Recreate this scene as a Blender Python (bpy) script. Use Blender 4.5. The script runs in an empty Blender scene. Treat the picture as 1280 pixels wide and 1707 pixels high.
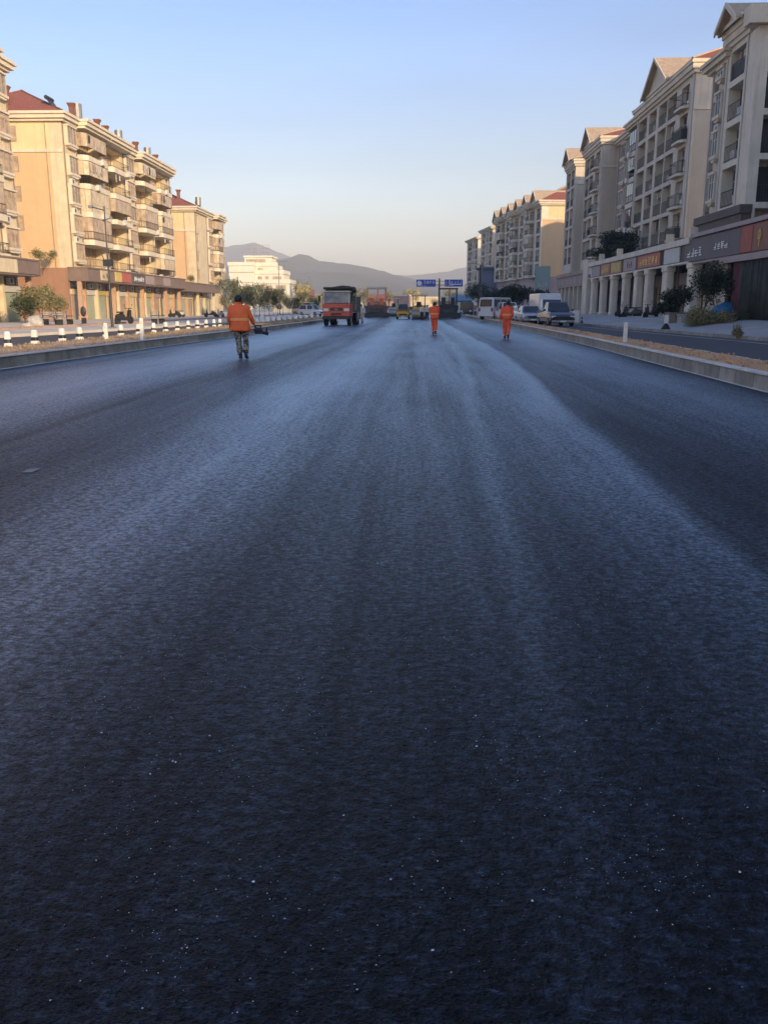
import bpy, bmesh, math, random
from mathutils import Vector, Matrix, noise
R = math.radians
SC = bpy.context.scene
COL = SC.collection

# ------------------------------------------------------------------ camera
F, EYE = 1450.0, 1.42                       # focal length in photo pixels, eye height (m)
PITCH = math.atan(340.5 / F)
YAW = math.atan(52 * math.cos(PITCH) / F)
cam_d = bpy.data.cameras.new('camera')
cam_d.sensor_fit = 'VERTICAL'; cam_d.sensor_height = 36.0; cam_d.lens = 36.0 * F / 1707.0
cam_d.clip_start = 0.05; cam_d.clip_end = 20000
cam = bpy.data.objects.new('camera', cam_d); COL.objects.link(cam)
cam.location = (0, 0, EYE); cam.rotation_euler = (R(90) - PITCH, 0, YAW)
SC.camera = cam

# ------------------------------------------------------------------ sky, sun, exposure
SUN_EL, SUN_AZ = 15.0, 38.0                 # azimuth measured from -Y (behind the camera) towards +X
to_sun = Vector((math.sin(R(SUN_AZ)) * math.cos(R(SUN_EL)), -math.cos(R(SUN_AZ)) * math.cos(R(SUN_EL)), math.sin(R(SUN_EL))))
w = bpy.data.worlds.new('World'); SC.world = w; w.use_nodes = True
nt = w.node_tree; nt.nodes.clear()
out = nt.nodes.new('ShaderNodeOutputWorld'); bg = nt.nodes.new('ShaderNodeBackground')
sky = nt.nodes.new('ShaderNodeTexSky'); sky.sky_type = 'NISHITA'; sky.sun_disc = False
sky.sun_elevation = R(SUN_EL); sky.sun_rotation = math.atan2(to_sun.x, to_sun.y)
sky.air_density = 1.0; sky.dust_density = 1.6; sky.ozone_density = 1.6
# thin warm haze low in the sky, deeper blue overhead
wtc = nt.nodes.new('ShaderNodeTexCoord'); wsp = nt.nodes.new('ShaderNodeSeparateXYZ'); wrp = nt.nodes.new('ShaderNodeValToRGB'); wmx = nt.nodes.new('ShaderNodeMix')
wmx.data_type = 'RGBA'; wmx.blend_type = 'MULTIPLY'; wmx.inputs[0].default_value = 1.0; wmx.clamp_result = False
cr = wrp.color_ramp; cr.elements[0].position = 0.0; cr.elements[0].color = (1.55, 1.30, 1.24, 1); cr.elements[1].position = 1.0; cr.elements[1].color = (.55, .72, 1.12, 1)
for p_, c_ in ((0.06, (1.22, 1.05, 1.06)), (0.145, (0.88, 0.84, 0.89)), (0.24, (0.69, 0.79, 1.0)), (0.34, (0.58, 0.78, 1.10)), (0.6, (.62, .80, 1.12))):
    e_ = cr.elements.new(p_); e_.color = (*c_, 1)
nt.links.new(wtc.outputs['Generated'], wsp.inputs[0]); nt.links.new(wsp.outputs[2], wrp.inputs[0])
nt.links.new(sky.outputs[0], wmx.inputs[6]); nt.links.new(wrp.outputs[0], wmx.inputs[7]); wmp = nt.nodes.new('ShaderNodeMapping'); wmp.inputs['Scale'].default_value = (1.2, 1.2, 7.0); wns = nt.nodes.new('ShaderNodeTexNoise'); wns.inputs['Scale'].default_value = 1.6; wns.inputs['Detail'].default_value = 6
nt.links.new(wtc.outputs['Generated'], wmp.inputs[0]); nt.links.new(wmp.outputs[0], wns.inputs['Vector']); wmr = nt.nodes.new('ShaderNodeMapRange'); wmr.inputs[1].default_value = .35; wmr.inputs[2].default_value = .7; wmr.inputs[3].default_value = .93; wmr.inputs[4].default_value = 1.07
wv = nt.nodes.new('ShaderNodeVectorMath'); wv.operation = 'SCALE'; nt.links.new(wns.outputs[0], wmr.inputs[0]); nt.links.new(wmx.outputs[2], wv.inputs[0]); nt.links.new(wmr.outputs[0], wv.inputs['Scale']); nt.links.new(wv.outputs[0], bg.inputs[0]); nt.links.new(bg.outputs[0], out.inputs[0])
bg.inputs[1].default_value = 0.15
sun_d = bpy.data.lights.new('sun', 'SUN'); sun_d.energy = 3.7; sun_d.angle = R(0.6); sun_d.color = (1.0, 0.72, 0.42)
sun = bpy.data.objects.new('sun', sun_d); COL.objects.link(sun)
sun.rotation_euler = (-to_sun).to_track_quat('-Z', 'Y').to_euler()
SC.view_settings.view_transform = 'Standard'; SC.view_settings.look = 'None'
SC.view_settings.exposure = 0.86; SC.view_settings.gamma = 1.0

# ------------------------------------------------------------------ photo pixel -> place on a known plane (real position)
_f = Vector((-math.sin(YAW) * math.cos(PITCH), math.cos(YAW) * math.cos(PITCH), -math.sin(PITCH)))
_r = Vector((math.cos(YAW), math.sin(YAW), 0)); _u = _r.cross(_f)
def U(px, py, X=None, Y=None, Z=None):
    d = _f * F + _r * (px - 640) - _u * (py - 853.5)
    k = X / d.x if X is not None else Y / d.y if Y is not None else (Z - EYE) / d.z
    return Vector((0, 0, EYE)) + d * k

# ------------------------------------------------------------------ materials
def mat(name, col, rough=0.8, var=0.12, scale=1.2, bump=0.0, bscale=30, metal=0.0, spec=0.5, streak=0.0, col2=None, coat=0.0):
    m = bpy.data.materials.new(name); m.use_nodes = True
    t = m.node_tree; N = t.nodes; L = t.links; b = N['Principled BSDF']
    b.inputs['Roughness'].default_value = rough; b.inputs['Metallic'].default_value = metal
    b.inputs['Specular IOR Level'].default_value = spec
    if coat: b.inputs['Coat Weight'].default_value = coat; b.inputs['Coat Roughness'].default_value = 0.08
    tc = N.new('ShaderNodeTexCoord')
    n1 = N.new('ShaderNodeTexNoise'); n1.inputs['Scale'].default_value = scale; n1.inputs['Detail'].default_value = 6; n1.inputs['Roughness'].default_value = 0.65
    L.new(tc.outputs['Object'], n1.inputs['Vector'])
    rp = N.new('ShaderNodeValToRGB')
    c2 = col2 or tuple(c * (1 - 2 * var) for c in col)
    c1 = tuple(min(1, c * (1 + var)) for c in col)
    rp.color_ramp.elements[0].position = 0.32; rp.color_ramp.elements[0].color = (*c2, 1)
    rp.color_ramp.elements[1].position = 0.68; rp.color_ramp.elements[1].color = (*c1, 1)
    L.new(n1.outputs[0], rp.inputs[0]); src = rp.outputs[0]
    if streak:
        mp = N.new('ShaderNodeMapping'); mp.inputs['Scale'].default_value = (1.6, 1.6, 0.12)
        n2 = N.new('ShaderNodeTexNoise'); n2.inputs['Scale'].default_value = 1.5; n2.inputs['Detail'].default_value = 4
        L.new(tc.outputs['Object'], mp.inputs[0]); L.new(mp.outputs[0], n2.inputs['Vector'])
        r2 = N.new('ShaderNodeMapRange'); r2.inputs[1].default_value = 0.5; r2.inputs[2].default_value = 0.75; r2.inputs[3].default_value = 0; r2.inputs[4].default_value = streak
        L.new(n2.outputs[0], r2.inputs[0])
        mx = N.new('ShaderNodeMix'); mx.data_type = 'RGBA'; mx.inputs[7].default_value = (col[0] * 0.45, col[1] * 0.43, col[2] * 0.42, 1)
        L.new(r2.outputs[0], mx.inputs[0]); L.new(src, mx.inputs[6]); src = mx.outputs[2]
    L.new(src, b.inputs['Base Color'])
    if bump:
        n3 = N.new('ShaderNodeTexNoise'); n3.inputs['Scale'].default_value = bscale; n3.inputs['Detail'].default_value = 5
        L.new(tc.outputs['Object'], n3.inputs['Vector'])
        bp = N.new('ShaderNodeBump'); bp.inputs['Strength'].default_value = bump; bp.inputs['Distance'].default_value = 0.02
        L.new(n3.outputs[0], bp.inputs['Height']); L.new(bp.outputs[0], b.inputs['Normal'])
    return m

M = {}
def mk(k, *a, **kw): M[k] = mat(k, *a, **kw)
# left (sunlit) buildings
mk('cream_render', (0.66, 0.56, 0.38), 0.85, 0.08, 0.7, streak=0.42)
mk('pale_yellow_render', (0.70, 0.58, 0.33), 0.85, 0.05, 0.6, streak=0.25)
mk('peach_render', (0.64, 0.44, 0.245), 0.85, 0.04, 0.5, streak=0.12)
mk('brown_render', (0.34, 0.19, 0.12), 0.8, 0.06, 0.7, streak=0.2)
mk('salmon_stone', (0.50, 0.33, 0.22), 0.8, 0.1, 2.0, streak=0.2)
# right (shaded) buildings
mk('warm_grey_render', (0.66, 0.575, 0.45), 0.85, 0.07, 0.7, streak=0.45)
mk('pilaster_white', (0.74, 0.66, 0.52), 0.8, 0.06, 0.8, streak=0.4)
mk('taupe_render', (0.55, 0.48, 0.365), 0.85, 0.05, 0.5, streak=0.18)
mk('pinkish_render', (0.40, 0.31, 0.25), 0.85, 0.06, 0.6, streak=0.25)
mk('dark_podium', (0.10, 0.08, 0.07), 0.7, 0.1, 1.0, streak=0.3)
mk('cream_trim', (0.68, 0.60, 0.46), 0.8, 0.06, 0.8, streak=0.25)
mk('white_render', (0.74, 0.70, 0.56), 0.85, 0.05, 0.4, streak=0.15)
mk('blue_grey_render', (0.18, 0.21, 0.28), 0.7, 0.08, 0.4)
mk('roof_tile', (0.30, 0.10, 0.065), 0.85, 0.15, 3.0, bump=0.5, bscale=8)
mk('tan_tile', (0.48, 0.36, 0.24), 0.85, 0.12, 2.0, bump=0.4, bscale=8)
mk('glass_dark', (0.035, 0.04, 0.045), 0.12, 0.2, 0.5, spec=0.8)
mk('glass_curtain', (0.30, 0.27, 0.22), 0.25, 0.25, 1.2, col2=(0.14, 0.12, 0.10))
mk('curtain_warm', (0.50, 0.40, 0.26), 0.35, 0.2, 1.5, col2=(0.26, 0.19, 0.13))
mk('curtain_cream', (0.62, 0.52, 0.36), 0.4, 0.15, 1.5, col2=(0.40, 0.32, 0.21))
mk('glass_green', (0.12, 0.16, 0.13), 0.15, 0.2, 1.0)
mk('glass_tan', (0.50, 0.39, 0.27), 0.3, 0.2, 1.5, col2=(0.25, 0.18, 0.13))
mk('frame_white', (0.60, 0.58, 0.53), 0.5, 0.05)
mk('frame_dark', (0.09, 0.075, 0.065), 0.5, 0.1)
mk('rail_metal', (0.045, 0.035, 0.035), 0.5, 0.1, metal=0.3)
mk('ac_white', (0.62, 0.60, 0.54), 0.5, 0.08, 4)
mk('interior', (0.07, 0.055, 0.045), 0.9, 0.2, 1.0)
mk('shutter_green', (0.36, 0.40, 0.29), 0.55, 0.08, 1.0, streak=0.2)
mk('shutter_cream', (0.60, 0.50, 0.31), 0.55, 0.08, 1.0, streak=0.2)
mk('shutter_tan', (0.42, 0.33, 0.24), 0.55, 0.1, 1.0, streak=0.2)
mk('canopy_brown', (0.22, 0.16, 0.13), 0.6, 0.1, 1.0, streak=0.2)
mk('chimney_red', (0.22, 0.09, 0.06), 0.85, 0.15, 3)
# ground
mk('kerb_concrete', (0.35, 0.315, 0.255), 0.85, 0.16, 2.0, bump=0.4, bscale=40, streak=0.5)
def block_tone(m):
    t = m.node_tree; N = t.nodes; L = t.links; b = N['Principled BSDF']; lk = b.inputs['Base Color'].links[0]; src = lk.from_socket
    tc = N.new('ShaderNodeTexCoord'); sp = N.new('ShaderNodeSeparateXYZ'); L.new(tc.outputs['Object'], sp.inputs[0]); fl_ = N.new('ShaderNodeMath'); fl_.operation = 'FLOOR'; L.new(sp.outputs[1], fl_.inputs[0])
    wn = N.new('ShaderNodeTexWhiteNoise'); wn.noise_dimensions = '1D'; L.new(fl_.outputs[0], wn.inputs['W']); r = N.new('ShaderNodeMapRange'); r.inputs[3].default_value = .82; r.inputs[4].default_value = 1.12; L.new(wn.outputs[0], r.inputs[0])
    v = N.new('ShaderNodeVectorMath'); v.operation = 'SCALE'; L.new(src, v.inputs[0]); L.new(r.outputs[0], v.inputs['Scale']); L.new(v.outputs[0], b.inputs['Base Color'])
block_tone(M['kerb_concrete'])
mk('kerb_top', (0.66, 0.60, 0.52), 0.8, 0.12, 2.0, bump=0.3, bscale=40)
mk('service_asphalt', (0.070, 0.069, 0.074), 0.85, 0.12, 0.8, bump=0.4, bscale=60)
mk('paving', (0.38, 0.37, 0.345), 0.8, 0.12, 0.5, bump=0.3, bscale=6)
mk('paving_warm', (0.62, 0.56, 0.47), 0.8, 0.10, 0.4, bump=0.3, bscale=6)
mk('earth', (0.22, 0.18, 0.12), 0.95, 0.2, 0.15, bump=0.5, bscale=2)
mk('soil_left', (0.46, 0.32, 0.20), 0.95, 0.2, 3.0, bump=1.0, bscale=14, col2=(0.30, 0.21, 0.13))
mk('soil_right', (0.66, 0.33, 0.13), 0.95, 0.12, 1.0, bump=0.8, bscale=9, col2=(0.44, 0.24, 0.11))
mk('paint_white', (0.62, 0.61, 0.58), 0.6, 0.12, 6)
mk('hill_rock', (0.075, 0.075, 0.06), 0.95, 0.3, 0.012, bump=0)
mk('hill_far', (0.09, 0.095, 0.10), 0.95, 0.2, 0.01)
# objects
mk('white_plastic', (0.75, 0.73, 0.66), 0.45, 0.06, 5)
mk('black_paint', (0.025, 0.022, 0.022), 0.5, 0.2, 5)
mk('dark_steel', (0.05, 0.05, 0.055), 0.45, 0.2, 5, metal=0.4)
mk('steel', (0.30, 0.30, 0.29), 0.4, 0.2, 5, metal=0.5)
mk('rubber', (0.02, 0.02, 0.02), 0.85, 0.2, 5)
mk('truck_red', (0.62, 0.10, 0.045), 0.45, 0.12, 3, coat=0.3)
mk('orange_paint', (0.75, 0.17, 0.05), 0.5, 0.15, 3)
mk('paver_brown', (0.16, 0.09, 0.06), 0.7, 0.15, 2)
mk('yellow_paint', (0.62, 0.38, 0.05), 0.45, 0.12, 3)
mk('olive_tarp', (0.16, 0.145, 0.11), 0.9, 0.2, 3)
mk('beige_metal', (0.50, 0.44, 0.34), 0.6, 0.12, 3)
mk('car_white', (0.68, 0.69, 0.68), 0.25, 0.03, 2, coat=0.6)
mk('car_silver', (0.34, 0.35, 0.37), 0.3, 0.05, 2, metal=0.5, coat=0.5)
mk('car_dark', (0.035, 0.04, 0.05), 0.3, 0.1, 2, coat=0.5)
mk('car_blue', (0.10, 0.26, 0.36), 0.4, 0.1, 2, coat=0.4)
mk('lamp_clear', (0.70, 0.68, 0.62), 0.15, 0.05, 4)
mk('lamp_red', (0.35, 0.02, 0.02), 0.25, 0.1, 4)
mk('sign_blue', (0.03, 0.07, 0.42), 0.5, 0.08, 2)
mk('letter_white', (0.80, 0.80, 0.78), 0.5, 0.03)
mk('letter_gold', (0.62, 0.42, 0.10), 0.4, 0.08, metal=0.3)
mk('letter_dark', (0.07, 0.07, 0.10), 0.5, 0.08)
mk('sign_grey', (0.105, 0.095, 0.10), 0.6, 0.08, 1.5)
mk('sign_wood', (0.22, 0.075, 0.04), 0.55, 0.15, 2)
mk('sign_pale', (0.55, 0.55, 0.51), 0.6, 0.05, 1)
mk('sign_red', (0.46, 0.12, 0.08), 0.55, 0.1, 1)
mk('sign_pink', (0.36, 0.28, 0.27), 0.6, 0.06, 1)
mk('sign_yellow', (0.48, 0.37, 0.13), 0.6, 0.1, 1)
mk('sign_orange', (0.44, 0.20, 0.11), 0.6, 0.1, 1)
mk('sign_teal', (0.16, 0.27, 0.26), 0.6, 0.3, 1, col2=(0.30, 0.38, 0.34))
mk('jacket_orange', (1.0, 0.165, 0.04), 0.75, 0.10, 5, bump=1.0, bscale=7)
mk('suit_red_orange', (0.95, 0.12, 0.04), 0.75, 0.12, 5, bump=1.0, bscale=7)
mk('reflective_orange', (0.95, 0.42, 0.12), 0.5, 0.05, 6)
mk('reflective_pale', (0.85, 0.62, 0.50), 0.5, 0.05, 6)
mk('skin', (0.42, 0.24, 0.16), 0.6, 0.06, 6)
mk('hair_black', (0.012, 0.010, 0.010), 0.6, 0.2, 20)
mk('shoe_black', (0.02, 0.018, 0.02), 0.6, 0.2, 9)
mk('cloth_dark', (0.03, 0.03, 0.045), 0.8, 0.2, 9)
mk('cloth_pale', (0.6, 0.55, 0.5), 0.8, 0.1, 9)
mk('bark', (0.16, 0.12, 0.085), 0.95, 0.25, 4, bump=0.8, bscale=12)
mk('leaf_green', (0.055, 0.075, 0.025), 0.7, 0.25, 2.5)
mk('leaf_dark', (0.028, 0.042, 0.016), 0.7, 0.25, 2.5)
mk('leaf_olive', (0.25, 0.21, 0.10), 0.7, 0.25, 1.5, col2=(0.14, 0.14, 0.05))
mk('leaf_willow', (0.50, 0.41, 0.18), 0.7, 0.2, 1.0, col2=(0.24, 0.22, 0.08))
mk('dry_grass', (0.34, 0.25, 0.14), 0.85, 0.2, 1.0, col2=(0.17, 0.13, 0.07))
mk('tarp_blue', (0.012, 0.15, 0.28), 0.5, 0.2, 3, col2=(0.02, 0.06, 0.16))
mk('curtain_dark', (0.055, 0.06, 0.05), 0.9, 0.25, 1.0, streak=0.0)
mk('curtain_red', (0.16, 0.05, 0.06), 0.9, 0.2, 1.0)
mk('pink_wall', (0.40, 0.27, 0.22), 0.85, 0.1, 0.3)
mk('plastic_yellow', (0.62, 0.48, 0.16), 0.5, 0.1, 3)
mk('stone_pale', (0.45, 0.42, 0.36), 0.9, 0.2, 3, bump=0.8, bscale=10)

# camouflage cloth
def camo():
    m = mat('camouflage', (0.2, 0.2, 0.16), 0.85); t = m.node_tree; N = t.nodes; L = t.links
    rp = [n for n in N if n.type == 'VALTORGB'][0]; nz = [n for n in N if n.type == 'TEX_NOISE'][0]
    nz.inputs['Scale'].default_value = 9; nz.inputs['Detail'].default_value = 1.5
    cr = rp.color_ramp; cr.interpolation = 'CONSTANT'
    cr.elements[0].position = 0.0; cr.elements[0].color = (0.03, 0.022, 0.03, 1)
    cr.elements[1].position = 0.44; cr.elements[1].color = (0.16, 0.13, 0.10, 1)
    e = cr.elements.new(0.52); e.color = (0.36, 0.34, 0.24, 1)
    e = cr.elements.new(0.60); e.color = (0.06, 0.055, 0.06, 1)
    return m
M['camouflage'] = camo()

# fresh asphalt
def asphalt():
    m = bpy.data.materials.new('fresh_asphalt'); m.use_nodes = True
    t = m.node_tree; N = t.nodes; L = t.links; b = N['Principled BSDF']
    tc = N.new('ShaderNodeTexCoord'); O = tc.outputs['Object']
    def tex(kind, scale, mapping=None, detail=3, rough=0.6, loc=(0, 0, 0), src=None):
        s = src or O
        if mapping:
            mp = N.new('ShaderNodeMapping'); mp.inputs['Scale'].default_value = mapping; mp.inputs['Location'].default_value = loc
            L.new(s, mp.inputs[0]); s = mp.outputs[0]
        n = N.new(kind); n.inputs['Scale'].default_value = scale
        if kind == 'ShaderNodeTexNoise': n.inputs['Detail'].default_value = detail; n.inputs['Roughness'].default_value = rough
        L.new(s, n.inputs['Vector']); return n
    def rng(s, a, b_, c, d, clamp=True):
        r = N.new('ShaderNodeMapRange'); r.inputs[1].default_value = a; r.inputs[2].default_value = b_; r.inputs[3].default_value = c; r.inputs[4].default_value = d; r.clamp = clamp
        L.new(s, r.inputs[0]); return r.outputs[0]
    def mth(op, a, b_=None):
        n = N.new('ShaderNodeMath'); n.operation = op
        for i, v in enumerate((a, b_)):
            if v is None: continue
            if isinstance(v, (int, float)): n.inputs[i].default_value = v
            else: L.new(v, n.inputs[i])
        return n.outputs[0]
    # wobble x so that roller tracks wander a little along the road
    wob = tex('ShaderNodeTexNoise', 0.06, (0.3, 1, 1), 2)
    sep = N.new('ShaderNodeSeparateXYZ'); L.new(O, sep.inputs[0])
    xw = mth('ADD', sep.outputs[0], mth('MULTIPLY', mth('SUBTRACT', wob.outputs[0], 0.5), 0.9))
    cmb = N.new('ShaderNodeCombineXYZ'); L.new(xw, cmb.inputs[0]); L.new(sep.outputs[1], cmb.inputs[1])
    tracks = tex('ShaderNodeTexNoise', 1.0, (0.55, 0.012, 1), 3, 0.55, (3.1, 0, 0), cmb.outputs[0])
    fine_tracks = tex('ShaderNodeTexNoise', 1.0, (3.2, 0.05, 1), 4, 0.6, (7.7, 0, 0), cmb.outputs[0])
    patch = tex('ShaderNodeTexNoise', 0.45, (1, 0.35, 1), 5, 0.6)
    tr = rng(tracks.outputs[0], 0.40, 0.66, 0, 1); ft = rng(fine_tracks.outputs[0], 0.35, 0.7, 0, 1); pa = rng(patch.outputs[0], 0.35, 0.68, 0, 1)
    # roller passes: bright compacted stripes with a crisp outer edge, drifting slightly with distance
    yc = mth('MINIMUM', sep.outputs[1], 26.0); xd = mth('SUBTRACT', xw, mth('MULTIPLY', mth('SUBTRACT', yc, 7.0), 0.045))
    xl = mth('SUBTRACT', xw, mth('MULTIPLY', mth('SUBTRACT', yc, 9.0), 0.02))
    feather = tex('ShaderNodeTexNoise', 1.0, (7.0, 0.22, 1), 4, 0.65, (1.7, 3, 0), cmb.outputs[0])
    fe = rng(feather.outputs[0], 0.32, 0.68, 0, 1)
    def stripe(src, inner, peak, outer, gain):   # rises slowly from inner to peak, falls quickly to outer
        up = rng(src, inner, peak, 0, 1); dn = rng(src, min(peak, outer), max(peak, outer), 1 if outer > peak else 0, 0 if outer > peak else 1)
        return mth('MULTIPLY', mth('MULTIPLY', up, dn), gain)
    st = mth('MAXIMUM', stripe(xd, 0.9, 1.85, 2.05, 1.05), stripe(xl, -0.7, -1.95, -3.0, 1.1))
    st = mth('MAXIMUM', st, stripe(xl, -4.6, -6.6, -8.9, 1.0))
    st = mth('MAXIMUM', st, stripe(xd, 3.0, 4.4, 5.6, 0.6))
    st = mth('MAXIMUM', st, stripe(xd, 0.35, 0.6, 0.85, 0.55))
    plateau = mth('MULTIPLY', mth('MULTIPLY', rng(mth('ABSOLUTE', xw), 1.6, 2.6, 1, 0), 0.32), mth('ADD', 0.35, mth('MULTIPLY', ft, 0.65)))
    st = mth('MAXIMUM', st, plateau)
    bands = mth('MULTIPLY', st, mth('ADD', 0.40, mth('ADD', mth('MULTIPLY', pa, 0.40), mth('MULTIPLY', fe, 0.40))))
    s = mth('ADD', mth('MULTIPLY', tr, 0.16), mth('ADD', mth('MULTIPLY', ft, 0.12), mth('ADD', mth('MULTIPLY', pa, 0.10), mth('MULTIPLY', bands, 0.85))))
    s = mth('MINIMUM', s, 1.0)
    # stones
    n5 = tex('ShaderNodeTexNoise', 20, (0.75, 1.5, 1), 4, 0.7, (4, 2, 0))
    v1 = tex('ShaderNodeTexVoronoi', 75, (1, 0.8, 1)); v2 = tex('ShaderNodeTexVoronoi', 28, (1, 0.8, 1), loc=(3, 1, 0)); n4 = tex('ShaderNodeTexNoise', 42, (0.8, 1.25, 1), 4, 0.75)
    # thin raised rims between stones: ridged noise
    n8 = tex('ShaderNodeTexNoise', 24, (0.7, 1.35, 1), 2, 0.55, (11, 6, 0)); n9 = tex('ShaderNodeTexNoise', 46, (0.75, 1.3, 1), 2, 0.55, (1, 16, 0))
    rid = mth('MAXIMUM', rng(mth('ABSOLUTE', mth('SUBTRACT', n8.outputs[0], 0.5)), 0.0, 0.035, 1, 0), mth('MULTIPLY', rng(mth('ABSOLUTE', mth('SUBTRACT', n9.outputs[0], 0.5)), 0.0, 0.04, 1, 0), 0.8))
    hgt = mth('ADD', mth('ADD', mth('MULTIPLY', v1.outputs['Distance'], 0.8), mth('ADD', mth('MULTIPLY', n5.outputs[0], 0.7), mth('MULTIPLY', rid, 0.5))), mth('ADD', mth('MULTIPLY', v2.outputs['Distance'], 0.9), mth('MULTIPLY', n4.outputs[0], 1.3)))
    # pale stone chips: sparse
    v3 = tex('ShaderNodeTexVoronoi', 26, (1, 1, 1), loc=(9, 5, 0)); wn = N.new('ShaderNodeTexWhiteNoise'); L.new(v3.outputs['Position'], wn.inputs['Vector'])
    cl = tex('ShaderNodeTexNoise', 1.6, None, 3)
    thr = rng(cl.outputs[0], 0.50, 0.78, 0.0, 0.07)
    chip = mth('MULTIPLY', mth('LESS_THAN', wn.outputs[0], thr), mth('LESS_THAN', v3.outputs['Distance'], mth('ADD', 0.03, mth('MULTIPLY', wn.outputs[0], 2.2))))
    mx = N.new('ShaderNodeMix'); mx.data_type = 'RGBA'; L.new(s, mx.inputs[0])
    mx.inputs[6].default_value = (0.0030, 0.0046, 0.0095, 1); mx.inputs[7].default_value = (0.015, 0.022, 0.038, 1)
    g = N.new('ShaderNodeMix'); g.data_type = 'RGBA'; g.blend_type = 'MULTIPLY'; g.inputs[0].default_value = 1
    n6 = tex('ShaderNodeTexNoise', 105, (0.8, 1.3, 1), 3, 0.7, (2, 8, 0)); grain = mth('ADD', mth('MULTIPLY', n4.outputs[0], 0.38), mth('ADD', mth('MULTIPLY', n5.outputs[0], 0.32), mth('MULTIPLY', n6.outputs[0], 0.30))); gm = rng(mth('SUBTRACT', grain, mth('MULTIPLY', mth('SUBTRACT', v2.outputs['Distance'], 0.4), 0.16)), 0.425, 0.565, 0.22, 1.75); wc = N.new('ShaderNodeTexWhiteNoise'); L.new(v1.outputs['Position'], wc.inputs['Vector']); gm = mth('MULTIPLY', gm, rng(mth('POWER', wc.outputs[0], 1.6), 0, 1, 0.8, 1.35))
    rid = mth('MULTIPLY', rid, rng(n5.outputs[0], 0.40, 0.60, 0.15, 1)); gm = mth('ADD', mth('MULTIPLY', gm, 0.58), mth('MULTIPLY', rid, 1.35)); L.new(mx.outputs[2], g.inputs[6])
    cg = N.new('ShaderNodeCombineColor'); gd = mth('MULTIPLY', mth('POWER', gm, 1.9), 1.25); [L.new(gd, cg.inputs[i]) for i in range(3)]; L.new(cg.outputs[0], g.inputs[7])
    m2 = N.new('ShaderNodeMix'); m2.data_type = 'RGBA'; L.new(chip, m2.inputs[0]); L.new(g.outputs[2], m2.inputs[6]); m2.inputs[7].default_value = (0.30, 0.32, 0.36, 1)
    L.new(m2.outputs[2], b.inputs['Base Color'])
    L.new(mth('ADD', mth('MULTIPLY', mth('SUBTRACT', 1.0, s), 0.10), 0.42), b.inputs['Roughness'])
    L.new(mth('ADD', mth('MULTIPLY', s, 0.20), 0.12), b.inputs['Specular IOR Level'])
    b.inputs['Specular Tint'].default_value = (0.62, 0.78, 1.0, 1)
    bp = N.new('ShaderNodeBump'); bp.inputs['Strength'].default_value = 1.0; bp.inputs['Distance'].default_value = 0.014
    L.new(hgt, bp.inputs['Height']); L.new(bp.outputs[0], b.inputs['Normal'])
    # bitumen gloss with blue sky sheen painted into its colour, stronger at flat angles
    gl = N.new('ShaderNodeBsdfGlossy'); gl.inputs['Color'].default_value = (0.68, 0.83, 0.97, 1); gl.inputs['Roughness'].default_value = 0.30
    b2 = N.new('ShaderNodeBump'); b2.inputs['Strength'].default_value = 0.5; b2.inputs['Distance'].default_value = 0.004; L.new(hgt, b2.inputs['Height']); L.new(b2.outputs[0], gl.inputs['Normal'])
    fr_ = N.new('ShaderNodeFresnel'); fr_.inputs['IOR'].default_value = 1.24
    fac = mth('MULTIPLY', fr_.outputs[0], mth('MULTIPLY', mth('ADD', 0.13, mth('MULTIPLY', s, 1.55)), mth('MULTIPLY', gm, 0.95)))
    n7 = tex('ShaderNodeTexNoise', 55, (0.45, 1.6, 1), 2, 0.5, (6, 1, 0)); glint = mth('MULTIPLY', rng(n7.outputs[0], 0.63, 0.70, 0, 0.07), rng(n5.outputs[0], 0.45, 0.6, 0, 1))
    fac = mth('ADD', fac, glint)
    ms = N.new('ShaderNodeMixShader'); L.new(mth('MINIMUM', fac, 0.44), ms.inputs[0]); L.new(b.outputs[0], ms.inputs[1]); L.new(gl.outputs[0], ms.inputs[2])
    L.new(ms.outputs[0], N['Material Output'].inputs['Surface'])
    return m
M['fresh_asphalt'] = asphalt()

# ------------------------------------------------------------------ object helpers
def tag(o, label=None, cat=None, group=None, kind=None):
    if label: o['label'] = label
    if cat: o['category'] = cat
    if group: o['group'] = group
    if kind: o['kind'] = kind
    return o
def thing(name, label, cat, loc=(0, 0, 0), rz=0.0, group=None):
    o = bpy.data.objects.new(name, None); COL.objects.link(o)
    o.location = loc; o.rotation_euler = (0, 0, rz); o.empty_display_size = 0.3
    return tag(o, label, cat, group)
def copy_tree(o, parent=None):
    c = o.copy(); COL.objects.link(c)
    if parent: c.parent = parent
    for ch in list(o.children): copy_tree(ch, c)
    return c
def again(root, loc, rz, label, scale=None):
    c = copy_tree(root); c.location = loc; c.rotation_euler = (0, 0, rz); c['label'] = label
    if scale: c.scale = scale if hasattr(scale, '__len__') else (scale,) * 3
    return c
ORD = ['first', 'second', 'third', 'fourth', 'fifth', 'sixth', 'seventh', 'eighth', 'ninth', 'tenth', 'eleventh', 'twelfth', 'thirteenth', 'fourteenth', 'fifteenth', 'sixteenth', 'seventeenth', 'eighteenth', 'nineteenth', 'twentieth', 'twenty-first', 'twenty-second', 'twenty-third', 'twenty-fourth', 'twenty-fifth', 'twenty-sixth', 'twenty-seventh', 'twenty-eighth', 'twenty-ninth', 'thirtieth'] + ['thirty-%s' % x for x in ('first', 'second', 'third', 'fourth', 'fifth', 'sixth', 'seventh', 'eighth', 'ninth')]

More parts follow.
